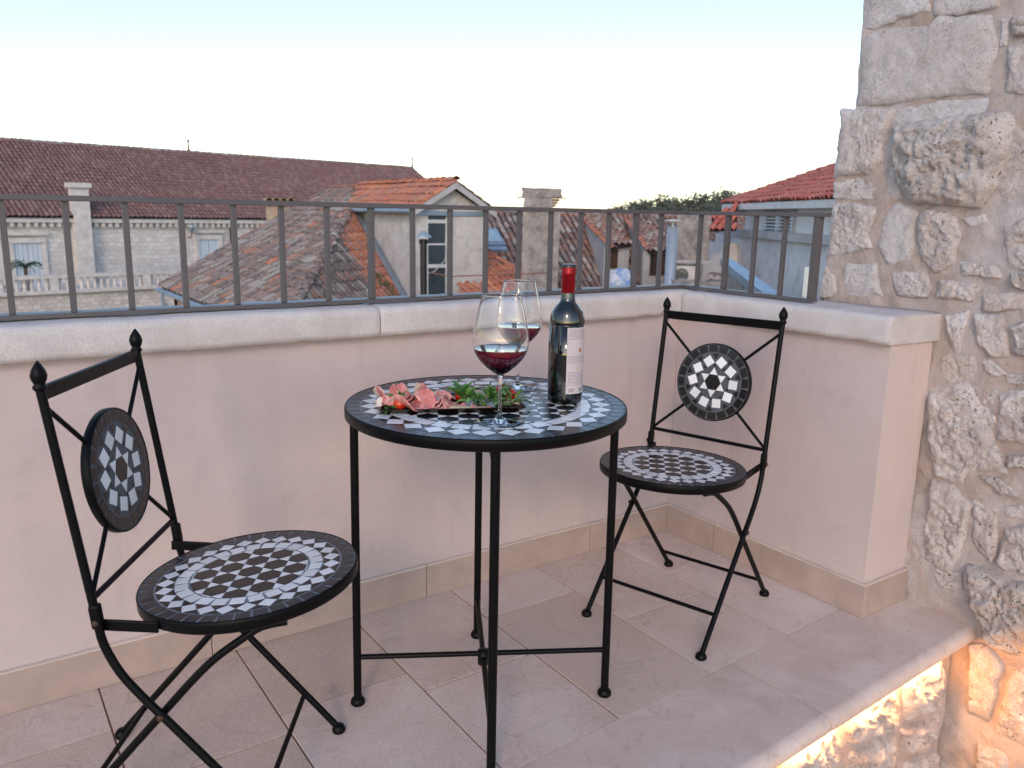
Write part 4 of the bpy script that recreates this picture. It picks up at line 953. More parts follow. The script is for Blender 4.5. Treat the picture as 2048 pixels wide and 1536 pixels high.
def caps(ro,A,B,matn,pal,r=.125,course=.36,lift=.05,indiv=True):
    A,B=Vector(A),Vector(B); d=(B-A); L=d.length; v=d.normalized(); u=v.cross(Vector((0,0,1))).normalized(); n=u.cross(v); k=int(L/course); mb=MB()
    tpl,fs,_=tile_tpl(course*1.18,r,r*.86)
    for i in range(k):
        c=A+v*(i*course)+n*(lift+RNG.uniform(0,.015)); a=RNG.uniform(-.05,.05); uu=u*math.cos(a)+v*math.sin(a); vv=v*math.cos(a)-u*math.sin(a)
        if indiv:
            o=bpy.data.objects.new('ridge_tile',tile_mesh(M[matn],pal,RNG.randrange(12),course*1.18,r)); link(o,ro)
            o.matrix_local=Matrix(((uu.x,vv.x,n.x,c.x),(uu.y,vv.y,n.y,c.y),(uu.z,vv.z,n.z,c.z),(0,0,0,1)))
        else:
            mb.add([c+uu*p[0]+vv*p[1]+n*p[2] for p in tpl.tolist()],fs,True,PAL[pal][RNG.randrange(12)%len(PAL[pal])])
    if not indiv and k: tag(obj('ridge_tiles',mb,M[matn],ro),kind='stuff')
def wallbox(name,parent,A,B,z0,z1,th,mat,bevel=0):
    """wall from A to B (xy), thickness th to the left of A->B"""
    A=Vector((A[0],A[1],0));B=Vector((B[0],B[1],0)); d=(B-A).normalized(); nr_=Vector((-d.y,d.x,0))*th
    mb=MB(); mb.prism([(A.x,A.y),(B.x,B.y),(B.x+nr_.x,B.y+nr_.y),(A.x+nr_.x,A.y+nr_.y)],z0,z1); o=obj(name,mb,mat,parent,bevel=bevel); uvbox(o); return o
def C3(x,y,z=0): return Vector((CAM.x+x,CAM.y+y,z))
# ---------------- long hall at the back left (about 47 m away)
hall=empty('stone_hall',C3(2.33,47.4,-9)); hall.location=(0,0,0)
tag(hall,'long pale stone hall with a huge dark red tiled roof at the back left','building')
hd=Vector((.978,.208,0)); hn=Vector((-.208,.978,0)); E0=C3(2.33,47.4,.53)
A0=E0-hd*16; A1=E0+hd*32; R0=A0+hn*7.5+Vector((0,0,4.12)); R1=A1+hn*7.5+Vector((0,0,4.12))
ro,_,_,_=roof(hall,[A0,A1,R1,R0],None,'tile_hall','hall',pitch=.25,course=.40,limit=0,r=.115)
caps(ro,R0,R1,'tile_hall','old',r=.20,lift=-.04,course=.45,indiv=False)
K0=R0+hn*7.5-Vector((0,0,4.12)); K1=R1+hn*7.5-Vector((0,0,4.12))
obj('roof',MB().add([R0,R1,K1,K0],[(0,1,2,3)]),M['deck'],hall)
for t_ in (18.35*1.0,):pass
FA=A0+hn*.45; FB=A1+hn*.45
fwall=wallbox('wall',hall,FA,FB,-9,.42,.8,M['ashlar'])
wallbox('gable_wall',hall,FB-hd*.05,FB+hn*14.1-hd*.05,-9,.40,.6,M['ashlar'])
tri=MB().add([FB-hd*.06+Vector((0,0,-FB.z+.35)),K1-hd*.06-hn*.4,R1-hd*.06-Vector((0,0,.2))],[(0,1,2)]); obj('gable',tri,M['ashlar'],hall)
def facade(s,z,out=0): p=FA+hd*s-hn*out; p.z=z; return p
def fac_px(px,py): q=onpl(px,py,FA,hn); return (q-FA).dot(hd),q.z
Rf=Matrix((hd,hn,Vector((0,0,1)))).transposed()
def fbox(nm,s0,s1,z0,z1,out0,out1,mat,parent=hall,bevel=0):
    return obj(nm,MB().box(facade((s0+s1)/2,(z0+z1)/2,(out0+out1)/2),(s1-s0,abs(out1-out0),z1-z0),Rf),mat,parent,bevel=bevel)
Lf=(FB-FA).length
fbox('cornice',0,Lf,.24,.44,.0,.34,M['trimstone'])
s=.3; cb_=None
while s<Lf:
    if cb_ is None: cb_=MB().box((0,0,0),(.17,.26,.22)).mesh('corbel',M['trimstone'])
    o=bpy.data.objects.new('corbel',cb_); link(o,hall); o.matrix_local=Matrix.Translation(facade(s,.125,.13))@Rf.to_4x4(); s+=.36
s0,_=fac_px(145,480); s1,_=fac_px(178,480); _,zt=fac_px(160,371)
o=fbox('chimney_shaft',s0,s1,-5,zt-.1,.02,.55,M['trimstone']); fbox('chimney_cap',s0-.12,s1+.12,zt-.12,zt+.12,-.1,.7,M['trimstone'],o)
def hwindow(x0,x1,y0,y1,lab):
    a,z1=fac_px(x0,y0); b,_=fac_px(x1,y0); z0=z1-(b-a)*1.72
    f=fbox('window',a-.22,b+.22,z1,z1+.24,.0,.16,M['trimstone'])
    fbox('frame',a-.22,a,z0,z1,.0,.13,M['trimstone'],f); fbox('frame',b,b+.22,z0,z1,.0,.13,M['trimstone'],f); fbox('sill',a-.3,b+.3,z0-.15,z0,0,.2,M['trimstone'],f)
    fbox('lintel_moulding',a-.34,b+.34,z1+.38,z1+.50,0,.24,M['trimstone'],f)
    mid=(a+b)/2
    for u0,u1 in ((a,mid-.02),(mid+.02,b)):
        k=3
        for i in range(k): fbox('shutter_panel',u0+(u1-u0)*i/k+.01,u0+(u1-u0)*(i+1)/k-.01,z0,z1-.01,.0,.05,M['shutter'],f)
    fbox('latch',mid-.25,mid-.19,z0+.8,z0+1.05,.05,.09,M['flue'],f)
hwindow(25,82,486,0,'');hwindow(396,436,479,0,''); hwindow(-60,-8,489,0,'')
fp=MB(); sd_,zz=fac_px(458,444); fp.tube([facade(sd_,.2,.30),facade(sd_,.0,.16),facade(sd_,-8,.16)],.07,8); obj('downpipe',fp,M['flue'],hall)
for x_ in (377,825):
    q=onpl(x_,292 if x_==377 else 334,R0,hn); sfin=(q-R0).dot(hd); b_=R0+hd*sfin
    obj('roof_finial',MB().lathe([(.09,-.05),(.08,.18),(.05,.3),(.07,.38),(.045,.46),(.045,.66),(.09,.70),(.09,.76),(.03,.82),(0,.84)],12),M['rust'],hall,loc=b_)
# wall lamp beside the right shutter window
ll=empty('wall_lantern',(0,0,0)); sl,zl=fac_px(375,462); p=facade(sl,zl,.5)
obj('lamp_arm',MB().tube([facade(sl,zl-.35,0),facade(sl,zl-.35,.45),facade(sl,zl-.1,.5)],.03,6),M['rust'],ll); obj('lamp_glass',MB().lathe([(.0,-.1),(.10,-.08),(.17,.22),(.19,.24),(.10,.38),(0,.42)],8,c=p),M['steel'],ll)
tag(ll,'small iron wall lantern on the hall, left of its right shuttered window','lantern')
# ---------------- terrace with balustrade in front of the hall
bal=empty('balustrade',(0,0,0)); tag(bal,'white stone balustrade on the terrace wall below the hall','balustrade')
BP=C3(2.33,47.4)-hn*7.0; BP.z=0
def bpx(px,py): q=onpl(px,py,BP,hn); return (q-BP).dot(hd),q.z
_,zb0=bpx(200,577); _,zb1=bpx(200,547)
def bb_(nm,s0,s1,z0,z1,o0,o1,mat,par): return obj(nm,MB().box(BP+hd*((s0+s1)/2)-hn*((o0+o1)/2)+Vector((0,0,(z0+z1)/2)),(s1-s0,abs(o1-o0),z1-z0),Rf),mat,par)
bs0,bs1=-8,bpx(520,560)[0]
tw=bb_('terrace_wall',bs0,bs1,-9,zb0-.12,-3.5,.0,M['ashlar_warm'],None); uvbox(tw); tag(tw,'rough stone retaining wall under the white balustrade at the far left','wall')
bb_('ledge',bs0,bs1,zb0-.12,zb0+.04,-.35,.22,M['trimstone'],bal); bb_('hand_rail',bs0,bs1,zb1-.13,zb1+.03,-.12,.16,M['trimstone'],bal)
Hh=zb1-.13-(zb0+.04); bm_=MB().lathe([(.085,0),(.085,.08*Hh),(.05,.12*Hh),(.07,.2*Hh),(.095,.36*Hh),(.075,.5*Hh),(.045,.66*Hh),(.055,.8*Hh),(.04,.86*Hh),(.08,.92*Hh),(.08,Hh)],10).mesh('baluster',M['trimstone'])
s=bs0+.2; k=0
while s<bs1:
    if k%14==13: bb_('pier',s-.16,s+.16,zb0+.03,zb1-.12,-.16,.16,M['trimstone'],bal)
    else: o=bpy.data.objects.new('baluster',bm_); link(o,bal); o.location=BP+hd*s+hn*0+Vector((0,0,zb0+.04))
    s+=.285; k+=1
# potted palm on the terrace
sp_,zp=bpx(66,556); pm=empty('potted_palm',BP+hd*sp_+hn*.9+Vector((0,0,0))); pz=zb0
tag(pm,'small potted palm with arching fronds behind the balustrade under the left shuttered window','palm')
obj('pot',MB().lathe([(.0,pz),(.2,pz),(.3,pz+.55),(.33,pz+.57),(.27,pz+.57),(0,pz+.5)],16),M['trimstone'],pm)
obj('trunk',MB().tube([(0,0,pz+.5),(0,0,pz+1.02)],.08,8),M['bark'],pm)
for k in range(26):
    a=2*PI*k/26+RNG.uniform(-.15,.15); e=RNG.uniform(.45,1.25); mb=MB(); L=.72
    for i in range(9):
        s_=i/9; x=L*s_*(1-.1*s_); z=pz+1.02+e*s_*.7-.75*s_*s_*.8
        for sg in (-1,1):
            w_=.16*(1-s_*.7); mb.add([(x,0,z),(x+.05,0,z),(x+.10,sg*w_,z-.05)],[(0,1,2)])
    mb.tube([(L*q*(1-.1*q),0,pz+1.02+e*q*.7-.75*q*q*.8) for q in (0,.25,.5,.75,1)],.012,5)
    f=obj('frond',mb,M['palm'],pm); f.rotation_euler=(0,0,a)
# ---------------- hipped house with the dormer room (20-30 m)
hb=empty('tiled_house',(0,0,0)); tag(hb,'hipped old house with lichened tiles and an orange-tiled dormer room behind the railing','house')
Ecor=C3(5.83,29.4,-1.5); 
def left_z(x): return -1.5+(x-5.83)*.55
def left_px(px,py): return onpl(px,py,Ecor,Vector((-.55,0,1)))
Ap=left_px(702,418); Hl=left_px(596,606); hipd=(Hl-Ap)
Hlow=Ap+hipd*1.35; 
en=C3(5.83,0,-1.5); t_=(5.83+CAM.x-Ap.x)/(Hlow.x-Ap.x); Hend=Ap+(Hlow-Ap)*t_   # where hip meets the eave
rdgN=C3(12.0,20.55,1.9); rdgF=C3(12.0,29.4,left_z(12.0))
ro1,u1,v1,n1=roof(hb,[Ecor,Hend,Ap,C3(10.65,20.6,0)+Vector((0,0,left_z(10.65))) if False else Ap+Vector((1.2,0,.66)),C3(12.0,Ap.y-CAM.y,left_z(12.0)),rdgF],Vector((-1,0,0)),'tile_old','old',limit=300,
   palfn=lambda c,x,y:('orange' if RNG.random()<.05 else None))
caps(ro1,rdgF,C3(12.0,Ap.y-CAM.y+2.0,left_z(12.0)),'tile_old','orange',r=.13)
caps(ro1,Hend,Ap,'tile_old','old',r=.12,lift=.06)
caps(ro1,Ecor+Vector((0,0,.02)),rdgF,'tile_old','old',r=.10,lift=.03)
# front hip face
F1=onpl(812,600,C3(10.9,0),(1,0,0)); nfr=(Ap-F1).cross(Hl-F1).normalized(); nfr=-nfr if nfr.z<0 else nfr
def fr_px(px,py): return onpl(px,py,Ap,nfr)
def frp(x,y): z=Ap.z-(nfr.x*(x-Ap.x)+nfr.y*(y-Ap.y))/nfr.z; return Vector((x,y,z))
FE=F1+(F1-Ap)*.35
Hend2=Hend
cut=lambda c,x,y:('orange' if (lambda a:(c-Ap).dot(a)>-.15)(Vector((nfr.y,-nfr.x,0)).normalized()*-1) else None)
q2=fr_px(745,640); 
def ofn(c,x,y):
    # new tiles patched in next to the dormer flashing
    d=(F1-Ap); d2=Vector((d.x,d.y)).normalized(); e=Vector((c.x-Ap.x,c.y-Ap.y)); off=d2.x*e.y-d2.y*e.x
    return 'orange' if abs(off)<1.3 and (c.z>-2.6 or RNG.random()<.3) else None
ro2,_,_,_=roof(hb,[Ap,F1+(F1-Ap)*.10,Hlow+(F1-Ap)*.06,Hend2],None,'tile_old','old',limit=260,palfn=ofn)
# dormer room: cheek (faces -X), gable face (faces the camera), orange roof
DX0,DX1,DY=10.93,13.10,20.6; ex0=DX0-.28; ex1=DX1+.28
pk=C3(12.0,DY-.28,1.97)
zE=1.97-(12.0-ex0)*.58
wallbox('cheek_wall',hb,C3(DX0,26.5),C3(DX0,DY+.152),-4,zE+.10,.18,M['stucco'])
wallbox('side_wall',hb,C3(DX1-.15,26.5),C3(DX1-.15,DY+.152),-4,zE+.10,.15,M['stucco'])
dl,dr=C3(11.26,0).x-CAM.x,C3(12.10,0).x-CAM.x
def gx(px): return onpl(px,500,C3(0,DY),(0,1,0)).x-CAM.x
def gz(py,px=880): return onpl(px,py,C3(0,DY),(0,1,0)).z
gl0,gl1,gt=gx(852),gx(898),gz(443)
wallbox('gable_wall',hb,C3(DX0,DY),C3(gl0,DY),-4,gz(424),.15,M['stucco']); wallbox('gable_wall',hb,C3(gl1,DY),C3(DX1,DY),-4,gz(424),.15,M['stucco'])
g3=MB(); a,b,c=C3(DX0,DY,gz(426)),C3(DX1,DY,gz(426)),C3(12.0,DY,1.8); zs=zE+.02
P5=[a,b,C3(DX1,DY,zs),c,C3(DX0,DY,zs)]; g3.add(P5+[p+Vector((0,.15,0)) for p in P5],[(0,1,2,3,4),(9,8,7,6,5)]); o=obj('gable',g3,M['stucco'],hb)
o=wallbox('door_lintel',hb,C3(DX0-.05,DY-.07),C3(DX1+.08,DY-.07),gz(431),gz(422),.30,M['zinc'])
wn_=empty('window',(0,0,0)); wn_.parent=hb
def dbox(nm,x0,x1,z0,z1,y0,y1,mat,par): return obj(nm,MB().bb(CAM.x+x0,CAM.x+x1,CAM.y+y0,CAM.y+y1,z0,z1),mat,par)
dbox('pane',gl0,gl1,-3.5,gz(431),DY+.08,DY+.10,M['glasspane'],wn_)
for x_ in (gl0,gl1-.08): dbox('frame',x_,x_+.08,-3.5,gz(431),DY+.02,DY+.079,M['white_paint'],wn_)
for y_ in (443,532): dbox('frame',gl0+.081,gl1-.081,gz(y_)-.05,gz(y_)+.05,DY+.03,DY+.078,M['white_paint'],wn_)
dbox('handrail',gx(834),gx(896),gz(489),gz(486),DY-.35,DY-.31,M['white_paint'],hb)
dbox('corner_pilaster',gx(918),DX1+.02,-4,gz(433),DY-.05,DY-.002,M['stucco'],hb)
cab=MB().tube([C3(gl1-.1,DY-.03,gz(495)),C3(gl1-.16,DY-.05,gz(520)),C3(gl0+.25,DY-.05,gz(542)),C3(gl0+.05,DY-.03,gz(546))],.012,5); obj('cable',cab,M['white_paint'],hb)
# orange roof of the dormer, both slopes
yb=Ap.y-CAM.y
slL=[C3(ex0,DY-.28,zE),C3(ex0,yb,zE),C3(12.0,yb+2.3,1.97),pk]
ro3,_,_,_=roof(hb,slL,Vector((-1,0,0)),'tile_new','orange',limit=200,pitch=.2,course=.36,r=.092,name='dormer_roof')
slR=[C3(ex1,DY-.28,1.97-(ex1-12)*.58),pk,C3(12.0,yb+2,1.97),C3(ex1,yb+2,1.97-(ex1-12)*.58)]
ro4,_,_,_=roof(hb,slR,Vector((1,0,0)),'tile_new','mid',limit=40,name='dormer_roof')
caps(ro3,pk-Vector((0,.05,0)),C3(12,yb+2.3,1.97),'tile_new','orange',r=.12,lift=.045)
for sg,xe,ze in ((-1,ex0,zE),(1,ex1,1.97-(ex1-12)*.58)):
    A_=C3(xe,DY-.31,ze-.02);B_=C3(12.0,DY-.31,1.95); d=(B_-A_); mb=MB(); 
    mb.add([A_,B_,B_-Vector((0,0,.17)),A_-Vector((0,0,.17)),A_+Vector((0,.05,0)),B_+Vector((0,.05,0)),B_+Vector((0,.05,-.17)),A_+Vector((0,.05,-.17))],[(0,1,2,3),(7,6,5,4),(0,4,5,1),(3,2,6,7),(0,3,7,4),(1,5,6,2)]); obj('bargeboard',mb,M['stucco_grey'],hb)
obj('gutter',MB().tube([C3(ex0-.05,DY-.2,zE-.05),C3(ex0-.05,yb,zE-.05)],.07,8),M['zinc'],hb)
# blue-grey flashing down the cheek
fl1=MB(); A_=Ap+Vector((.1,-.2,0)); 
fa=[frp(CAM.x+DX0-.02,y) for y in (CAM.y+DY+3.6,CAM.y+DY+.1)]; fb=[p+(Vector((-nfr.y,nfr.x,0)).normalized()*.0+Vector((-.36,0,0))) for p in fa]
fb=[frp(p.x,p.y) for p in fb]; q=[fa[0]+Vector((0,0,.22)),fa[1]+Vector((0,0,.22)),fa[1]+nfr*.13,fa[0]+nfr*.13,fb[1]+nfr*.13,fb[0]+nfr*.13]
fl1.add(q,[(0,1,2,3),(3,2,4,5)]); obj('flashing',fl1,M['zinc'],hb)
# body under the left eave, gutter and downpipe
wallbox('wall',hb,C3(6.2,29.2),C3(6.2,8),-9,-1.55,.5,M['orange_wall']); wallbox('wall',hb,C3(16,29.3),C3(6.2,29.3),-9,-1.4,.5,M['orange_wall'])
obj('gutter',MB().tube([Ecor+Vector((-.08,.1,-.12)),C3(5.83,Hend.y-CAM.y,-1.5)+Vector((-.08,0,-.12))],.085,8),M['zinc'],hb)
obj('downpipe',MB().tube(catmull([Ecor+Vector((-.08,-.5,-.18)),Ecor+Vector((-.06,-.5,-.5)),Ecor+Vector((.2,-.5,-.9)),Ecor+Vector((.28,-.5,-1.4)),Ecor+Vector((.28,-.5,-7))],3),.06,8),M['zinc'],hb)
# back body so that nothing is hollow
# small chimney behind the ridge left end
qx=at(556,410,33); ck=empty('small_chimney',(0,0,0)); tag(ck,'small squat chimney with yellow lichened cap at the left end of the old ridge','chimney')
obj('stack',MB().box((qx.x,qx.y,qx.z-1.0),(.75,.6,1.9)),M['orange_wall'],ck); obj('cap',MB().box((qx.x,qx.y,qx.z+.06),(1.0,.8,.16)),M['zinc'],ck)
mb=MB(); tpl,fs,_=tile_tpl(.5,.13,.11)
for k in range(4): mb.add([(qx.x-.45+.28*k+p[0],qx.y-.35+p[1],qx.z+.16+p[2]) for p in tpl.tolist()],fs,True,(.40,.30,.12))
obj('cap_tiles',mb,M['tile_old'],ck)
# dark flue in front of the dormer door
fq=at(847,470,20.5); fu=empty('flue_pipe',(fq.x,fq.y,0)); tag(fu,'thin dark flue with a conical tin cap in front of the dormer door','flue')
obj('pipe',MB().tube([(0,0,-4),(0,0,fq.z-.12)],.085,12),M['flue'],fu); obj('cowl',MB().lathe([(.20,fq.z-.06),(.19,fq.z-.03),(.03,fq.z+.10),(0,fq.z+.11)],16),M['steel'],fu); obj('bracket',MB().tube([(-.1,0,fq.z-.16),(.1,0,fq.z-.16)],.06,8),M['flue'],fu)
rq=at(835,548,20.0); rq2=at(1090,546,20.6); rd=MB().tube([at(860,545,20.2),at(900,553,20.2),at(1000,549,20.4),at(1095,546,20.6)],.018,6); tag(obj('iron_rod',rd,M['rust']),'thin rusty rod stretched across the roofs behind the wine glasses','rod')
# ---------------- roofs to the right of the dormer
hc=empty('weathered_roof_house',(0,0,0)); tag(hc,'long weathered tile roof with a skylight and two small dormers behind the bottle','house')
HCn=Vector((-.27,-1,0)).normalized(); P0c=at(1180,427,32); slope=.62
ncp=Vector((HCn.x*slope,HCn.y*slope,1)).normalized()
def cpx(px,py): return onpl(px,py,P0c,ncp)
hxd=Vector((-HCn.y,HCn.x,0)); 
if hxd.x<0: hxd=-hxd
RA=P0c-hxd*7.2; RB=P0c+hxd*7; dwn=HCn*6.2+Vector((0,0,-6.2*slope))
roC,_,_,_=roof(hc,[RA,RB,RB+dwn,RA+dwn],HCn,'tile_old','mid',limit=300,palfn=lambda c,x,y:('old' if RNG.random()<.5 else None))
caps(roC,RA,RB,'tile_old','old',r=.16,lift=-.03)
wallbox('wall',hc,RA+dwn-HCn*.3,RB+dwn-HCn*.3,-9,(RA+dwn).z-.1,.4,M['stucco_grey']); wallbox('gable_wall',hc,RB+dwn,RB,-9,(RA+dwn).z-.1,.4,M['stucco_grey'])
def onroof(nm,pts,h0,h1,mat,par):
    P=[cpx(*p) for p in pts]; n_=len(P); mb=MB().add([p+ncp*h0 for p in P]+[p+ncp*h1 for p in P],[tuple(range(n_))[::-1],tuple(range(n_,2*n_))]+[(i,(i+1)%n_,n_+(i+1)%n_,n_+i) for i in range(n_)]); o=obj(nm,mb,mat,par)
    bm=bmesh.new(); bm.from_mesh(o.data); bmesh.ops.recalc_face_normals(bm,faces=bm.faces[:]); bm.to_mesh(o.data); bm.free(); return o
sk=onroof('skylight',[(959,465),(991,466),(1010,499),(972,499)],-.02,.20,M['zinc'],hc)
onroof('pane',[(966,469),(989,470),(1003,493),(974,493)],.20,.22,M['skyglass'],sk); onroof('sill',[(970,501),(1011,501),(1013,508),(973,508)],.02,.18,M['zinc'],sk)
# two small dormers
def dormer(pts,face,win,name_,off=.9):
    """pts: eave-left, eave-right, ridge-right, ridge-left pixels; built as a raised shed roof"""
    D0=off; nn=Vector((HCn.x*.22,HCn.y*.22,1)).normalized()
    top=cpx(*pts[3]); base=top+Vector((0,0,.05)); P=[onpl(x,y,base,nn) for x,y in pts]
    r_,_,_,_=roof(hc,P,HCn,'tile_old','mid',limit=120,name='dormer_roof')
    # front wall below the eave
    a,b=P[0],P[1]; a2,b2=a-HCn*.18,b-HCn*.18; z1=min(a2.z,b2.z)-.02; dd=(b2-a2).normalized()
    zb=cpx(*face).z-1.2
    def wp(px,py): return onpl(px,py,a2,HCn)
    w0=(wp(*win[0])-a2).dot(dd); w1=(wp(*win[1])-a2).dot(dd); wz0=wp(*win[1]).z; wz1=wp(*win[0]).z
    L=(b2-a2).length
    for s0,s1,za,zc in ((0,w0,zb,z1),(w1,L,zb,z1),(w0,w1,zb,wz0),(w0,w1,wz1,z1)):
        if s1-s0>.02 and zc-za>.02: wallbox('dormer_wall',hc,a2+dd*s0,a2+dd*s1,za,zc,.15,M['stucco'])
    w_=wallbox('window',hc,a2+dd*w0-HCn*.10,a2+dd*w1-HCn*.10,wz0,wz1,.03,M['glasspane'])
    for s0,s1 in ((w0,w0+.07),(w1-.30,w1),((w0+w1)/2-.15,(w0+w1)/2-.09)): wallbox('frame',w_,a2+dd*s0-HCn*.02,a2+dd*s1-HCn*.02,wz0,wz1,.06,M['wood'])
    # side cheek facing left
    k=MB(); A_=a2; B_=cpx(*pts[3]); C_=Vector((A_.x,A_.y,zb)); k.add([A_,B_,C_],[(0,1,2)]); obj('cheek',k,M['stucco'],hc)
    k=MB(); k.add([b2,cpx(*pts[2]),Vector((b2.x,b2.y,zb))],[(0,1,2)]); obj('cheek',k,M['stucco'],hc)
    caps(r_,P[0],P[3],'tile_old','orange',r=.10,lift=.03)
dormer([(1221,496),(1264,488),(1218,432),(1164,436)],(1240,540),((1225,500),(1254,538)),'')
dormer([(1298,503),(1346,500),(1300,444),(1252,440)],(1320,560),((1302,508),(1340,552)),'')
# blue and white laundry bundle under the first dormer window
m,t,b=newmat('blue_white_tarp'); co=coords(t); v=N(t,'ShaderNodeTexVoronoi'); v.inputs['Scale'].default_value=5; t.links.new(co,v.inputs['Vector'])
t.links.new(ramp(t,v.outputs['Color'],[(.35,(.62,.64,.68)),(.5,(.16,.32,.58)),(.7,(.60,.62,.66)),(.85,(.25,.42,.60))]),b.inputs['Base Color']); b.inputs['Roughness'].default_value=.7
q0=cpx(1240,540); Dt=math.hypot(q0.x-CAM.x,q0.y-CAM.y)-2.2; Pt=[at(1218,541,Dt),at(1262,541,Dt),at(1262,577,Dt-.6),at(1218,577,Dt-.6)]; mb=MB(); vs=[]
for j in range(15):
    for i in range(15):
        p=Pt[3].lerp(Pt[2],i/14).lerp(Pt[0].lerp(Pt[1],i/14),j/14); vs.append(p+ncp*(.12+.12*noise.fractal(Vector((i*.3,j*.3,2)),.9,2,2)-(.25 if i in(0,14) or j in(0,14) else 0)))
mb.add(vs,[(j*15+i,j*15+i+1,(j+1)*15+i+1,(j+1)*15+i) for j in range(14) for i in range(14)],True); tag(obj('tarpaulin',mb,m),'crumpled blue and white tarpaulin under the left small dormer window','tarpaulin')
# orange lean-to roof right of the dormer room
ho=empty('orange_lean_to',(0,0,0)); tag(ho,'low orange tiled lean-to roof between the dormer room and the tall chimney','roof')
nlo=Vector((.03,-.50,1)).normalized(); P0o=at(936,497,26.4)
lo=[onpl(x,y,P0o,nlo) for x,y in ((926,478),(1100,583),(1130,640),(926,665))]
roO,_,_,_=roof(ho,lo,Vector((.18,-1,0)),'tile_new','orange',limit=260,r=.105,pitch=.25)
caps(roO,lo[1]+(lo[1]-lo[0])*.1,lo[0],'tile_new','orange',r=.12,lift=.06)
wallbox('wall',ho,C3(13.4,20.9),C3(18.2,20.4),-9,-2.6,.4,M['stucco_grey'])
# tall chimney
cq=at(1084,376,23.5); ch=empty('tall_chimney',(cq.x,cq.y,0)); tag(ch,'tall sooty rendered chimney with a broken brick top rising above the roofs','chimney')
cz=cq.z; wdt=1.02; Rz=Matrix.Rotation(-.62,3,'Z')
def rough_box(nm,c,size,amp,mat,par,div=14,seed=0):
    bm=bmesh.new(); bmesh.ops.create_cube(bm,size=1); bmesh.ops.subdivide_edges(bm,edges=bm.edges[:],cuts=div,use_grid_fill=True)
    for v in bm.verts:
        p=Vector((v.co.x*size[0],v.co.y*size[1],v.co.z*size[2])); p=Rz@p; n_=noise.fractal(Vector((p.x*3+seed,p.y*3,p.z*3)),.9,2,5); d=Vector((p.x,p.y,0)).normalized(); p+=d*n_*amp+Vector((0,0,n_*amp*.5 if v.co.z>.49 else 0)); v.co=p+Vector(c)
    me=bpy.data.meshes.new(nm); bm.to_mesh(me); bm.free(); me.materials.append(mat); return obj(nm,me,None,par)
rough_box('shaft',(0,0,cz-4.6),(wdt,.8,8.0),.035,M['chimney'],ch,24,1)
rough_box('shaft_top',(-.12,0,cz-.42),(.78,.76,.46),.04,M['chimney'],ch,10,2)
rough_box('cap',(0,0,cz-.14),(wdt+.06,.85,.24),.075,M['chimney'],ch,12,3)
obj('iron_band',MB().tube([Rz@Vector((-.68,-.3,cz-.27)),Rz@Vector((.68,-.3,cz-.27))],.022,6),M['rust'],ch)
for k in range(3): obj('brick',MB().box(Rz@Vector((.36-.05*k,-.12,cz-.33-.075*k)),(.26,.5,.06),Rz),M['tile_plain'] if 'tile_plain' in M else M['rust'],ch)
# ---------------- right: zinc flue, air conditioner, grey chimney, red-roofed house
zq=at(1346,452,24); zf=empty('zinc_flue',(zq.x,zq.y,0)); tag(zf,'fat pale zinc flue with a flat disc cap beyond the corner of the railing','flue')
obj('pipe',MB().lathe([(.0,-7),(.155,-7),(.155,-2.6),(.16,-2.59),(.16,-2.56),(.153,-2.55),(.153,zq.z-.02),(0,zq.z-.02)],24),M['steel'],zf)
obj('cap_disc',MB().lathe([(0,zq.z+.13),(.24,zq.z+.13),(.24,zq.z+.16),(0,zq.z+.19)],20),M['white_paint'],zf); obj('cap_stem',MB().lathe([(.05,zq.z-.02),(.05,zq.z+.13)],8),M['steel'],zf)
aq=at(1371,549,25); ac=empty('air_conditioner',(aq.x,aq.y,aq.z),-.78); tag(ac,'white outdoor air conditioner unit right of the zinc flue','air conditioner')
obj('casing',MB().bb(-.27,.27,-.14,.14,-.27,.27),M['trimstone'],ac,bevel=.02)
obj('fan_grille',MB().lathe([(0,0),(.19,0),(.2,.012),(.17,.02),(0,.02)],24),M['dark'],ac).matrix_local=Matrix.Translation((-.12,-.14,-.01))@Matrix.Rotation(PI/2,4,'X')
for k in range(5): obj('grille_ring',MB().lathe([(.03+.035*k,0),(.036+.035*k,.004)],20),M['white_paint'],ac).matrix_local=Matrix.Translation((-.12,-.162,-.01))@Matrix.Rotation(PI/2,4,'X')
obj('frame',MB().bb(-.31,.31,-.15,.16,.27,.29),M['palm'],ac); 
wallbox('ac_ledge',ac,(-.5,-.2),(.9,-.2),-6,-.275,.6,M['stucco_grey'])
gq=at(1388,428,27); gc=empty('grey_chimney',(gq.x,gq.y,0)); tag(gc,'broad grey stone chimney block left of the red-roofed house','chimney')
Rz=Matrix.Rotation(-.78,3,'Z')
rough_box('block',(.0,0,gq.z-.75),(.98,.7,1.4),.05,M['chimney'],gc,14,5); rough_box('slab',(0,0,gq.z-1.48),(1.2,.85,.10),.03,M['stucco_grey'],gc,8,6); rough_box('lower_wall',(-.15,.1,gq.z-4.6),(1.05,.7,6.2),.05,M['chimney'],gc,20,7)
hr=empty('red_roofed_house',(0,0,0)); tag(hr,'rendered house with a bright red tiled roof beside the stone wall','house')
P1=at(1436,407,32); P1b=at(1457,407,31); P2=at(1656,400,22)
hrd=Vector((P2.x-P1b.x,P2.y-P1b.y,0)).normalized(); hrn=Vector((hrd.y,-hrd.x,0)) # faces the camera side?
if hrn.dot(Vector((CAM.x-P2.x,CAM.y-P2.y,0)))<0: hrn=-hrn
zr=(P1b.z+P2.z)/2; WA=Vector((P1b.x,P1b.y,0)); WB=WA+hrd*16
def hpx(px,py,o_=0): q=onpl(px,py,WA+hrn*o_,hrn); return (q-WA).dot(hrd),q.z
_,zled=hpx(1500,467); sA,_=hpx(1474,430)
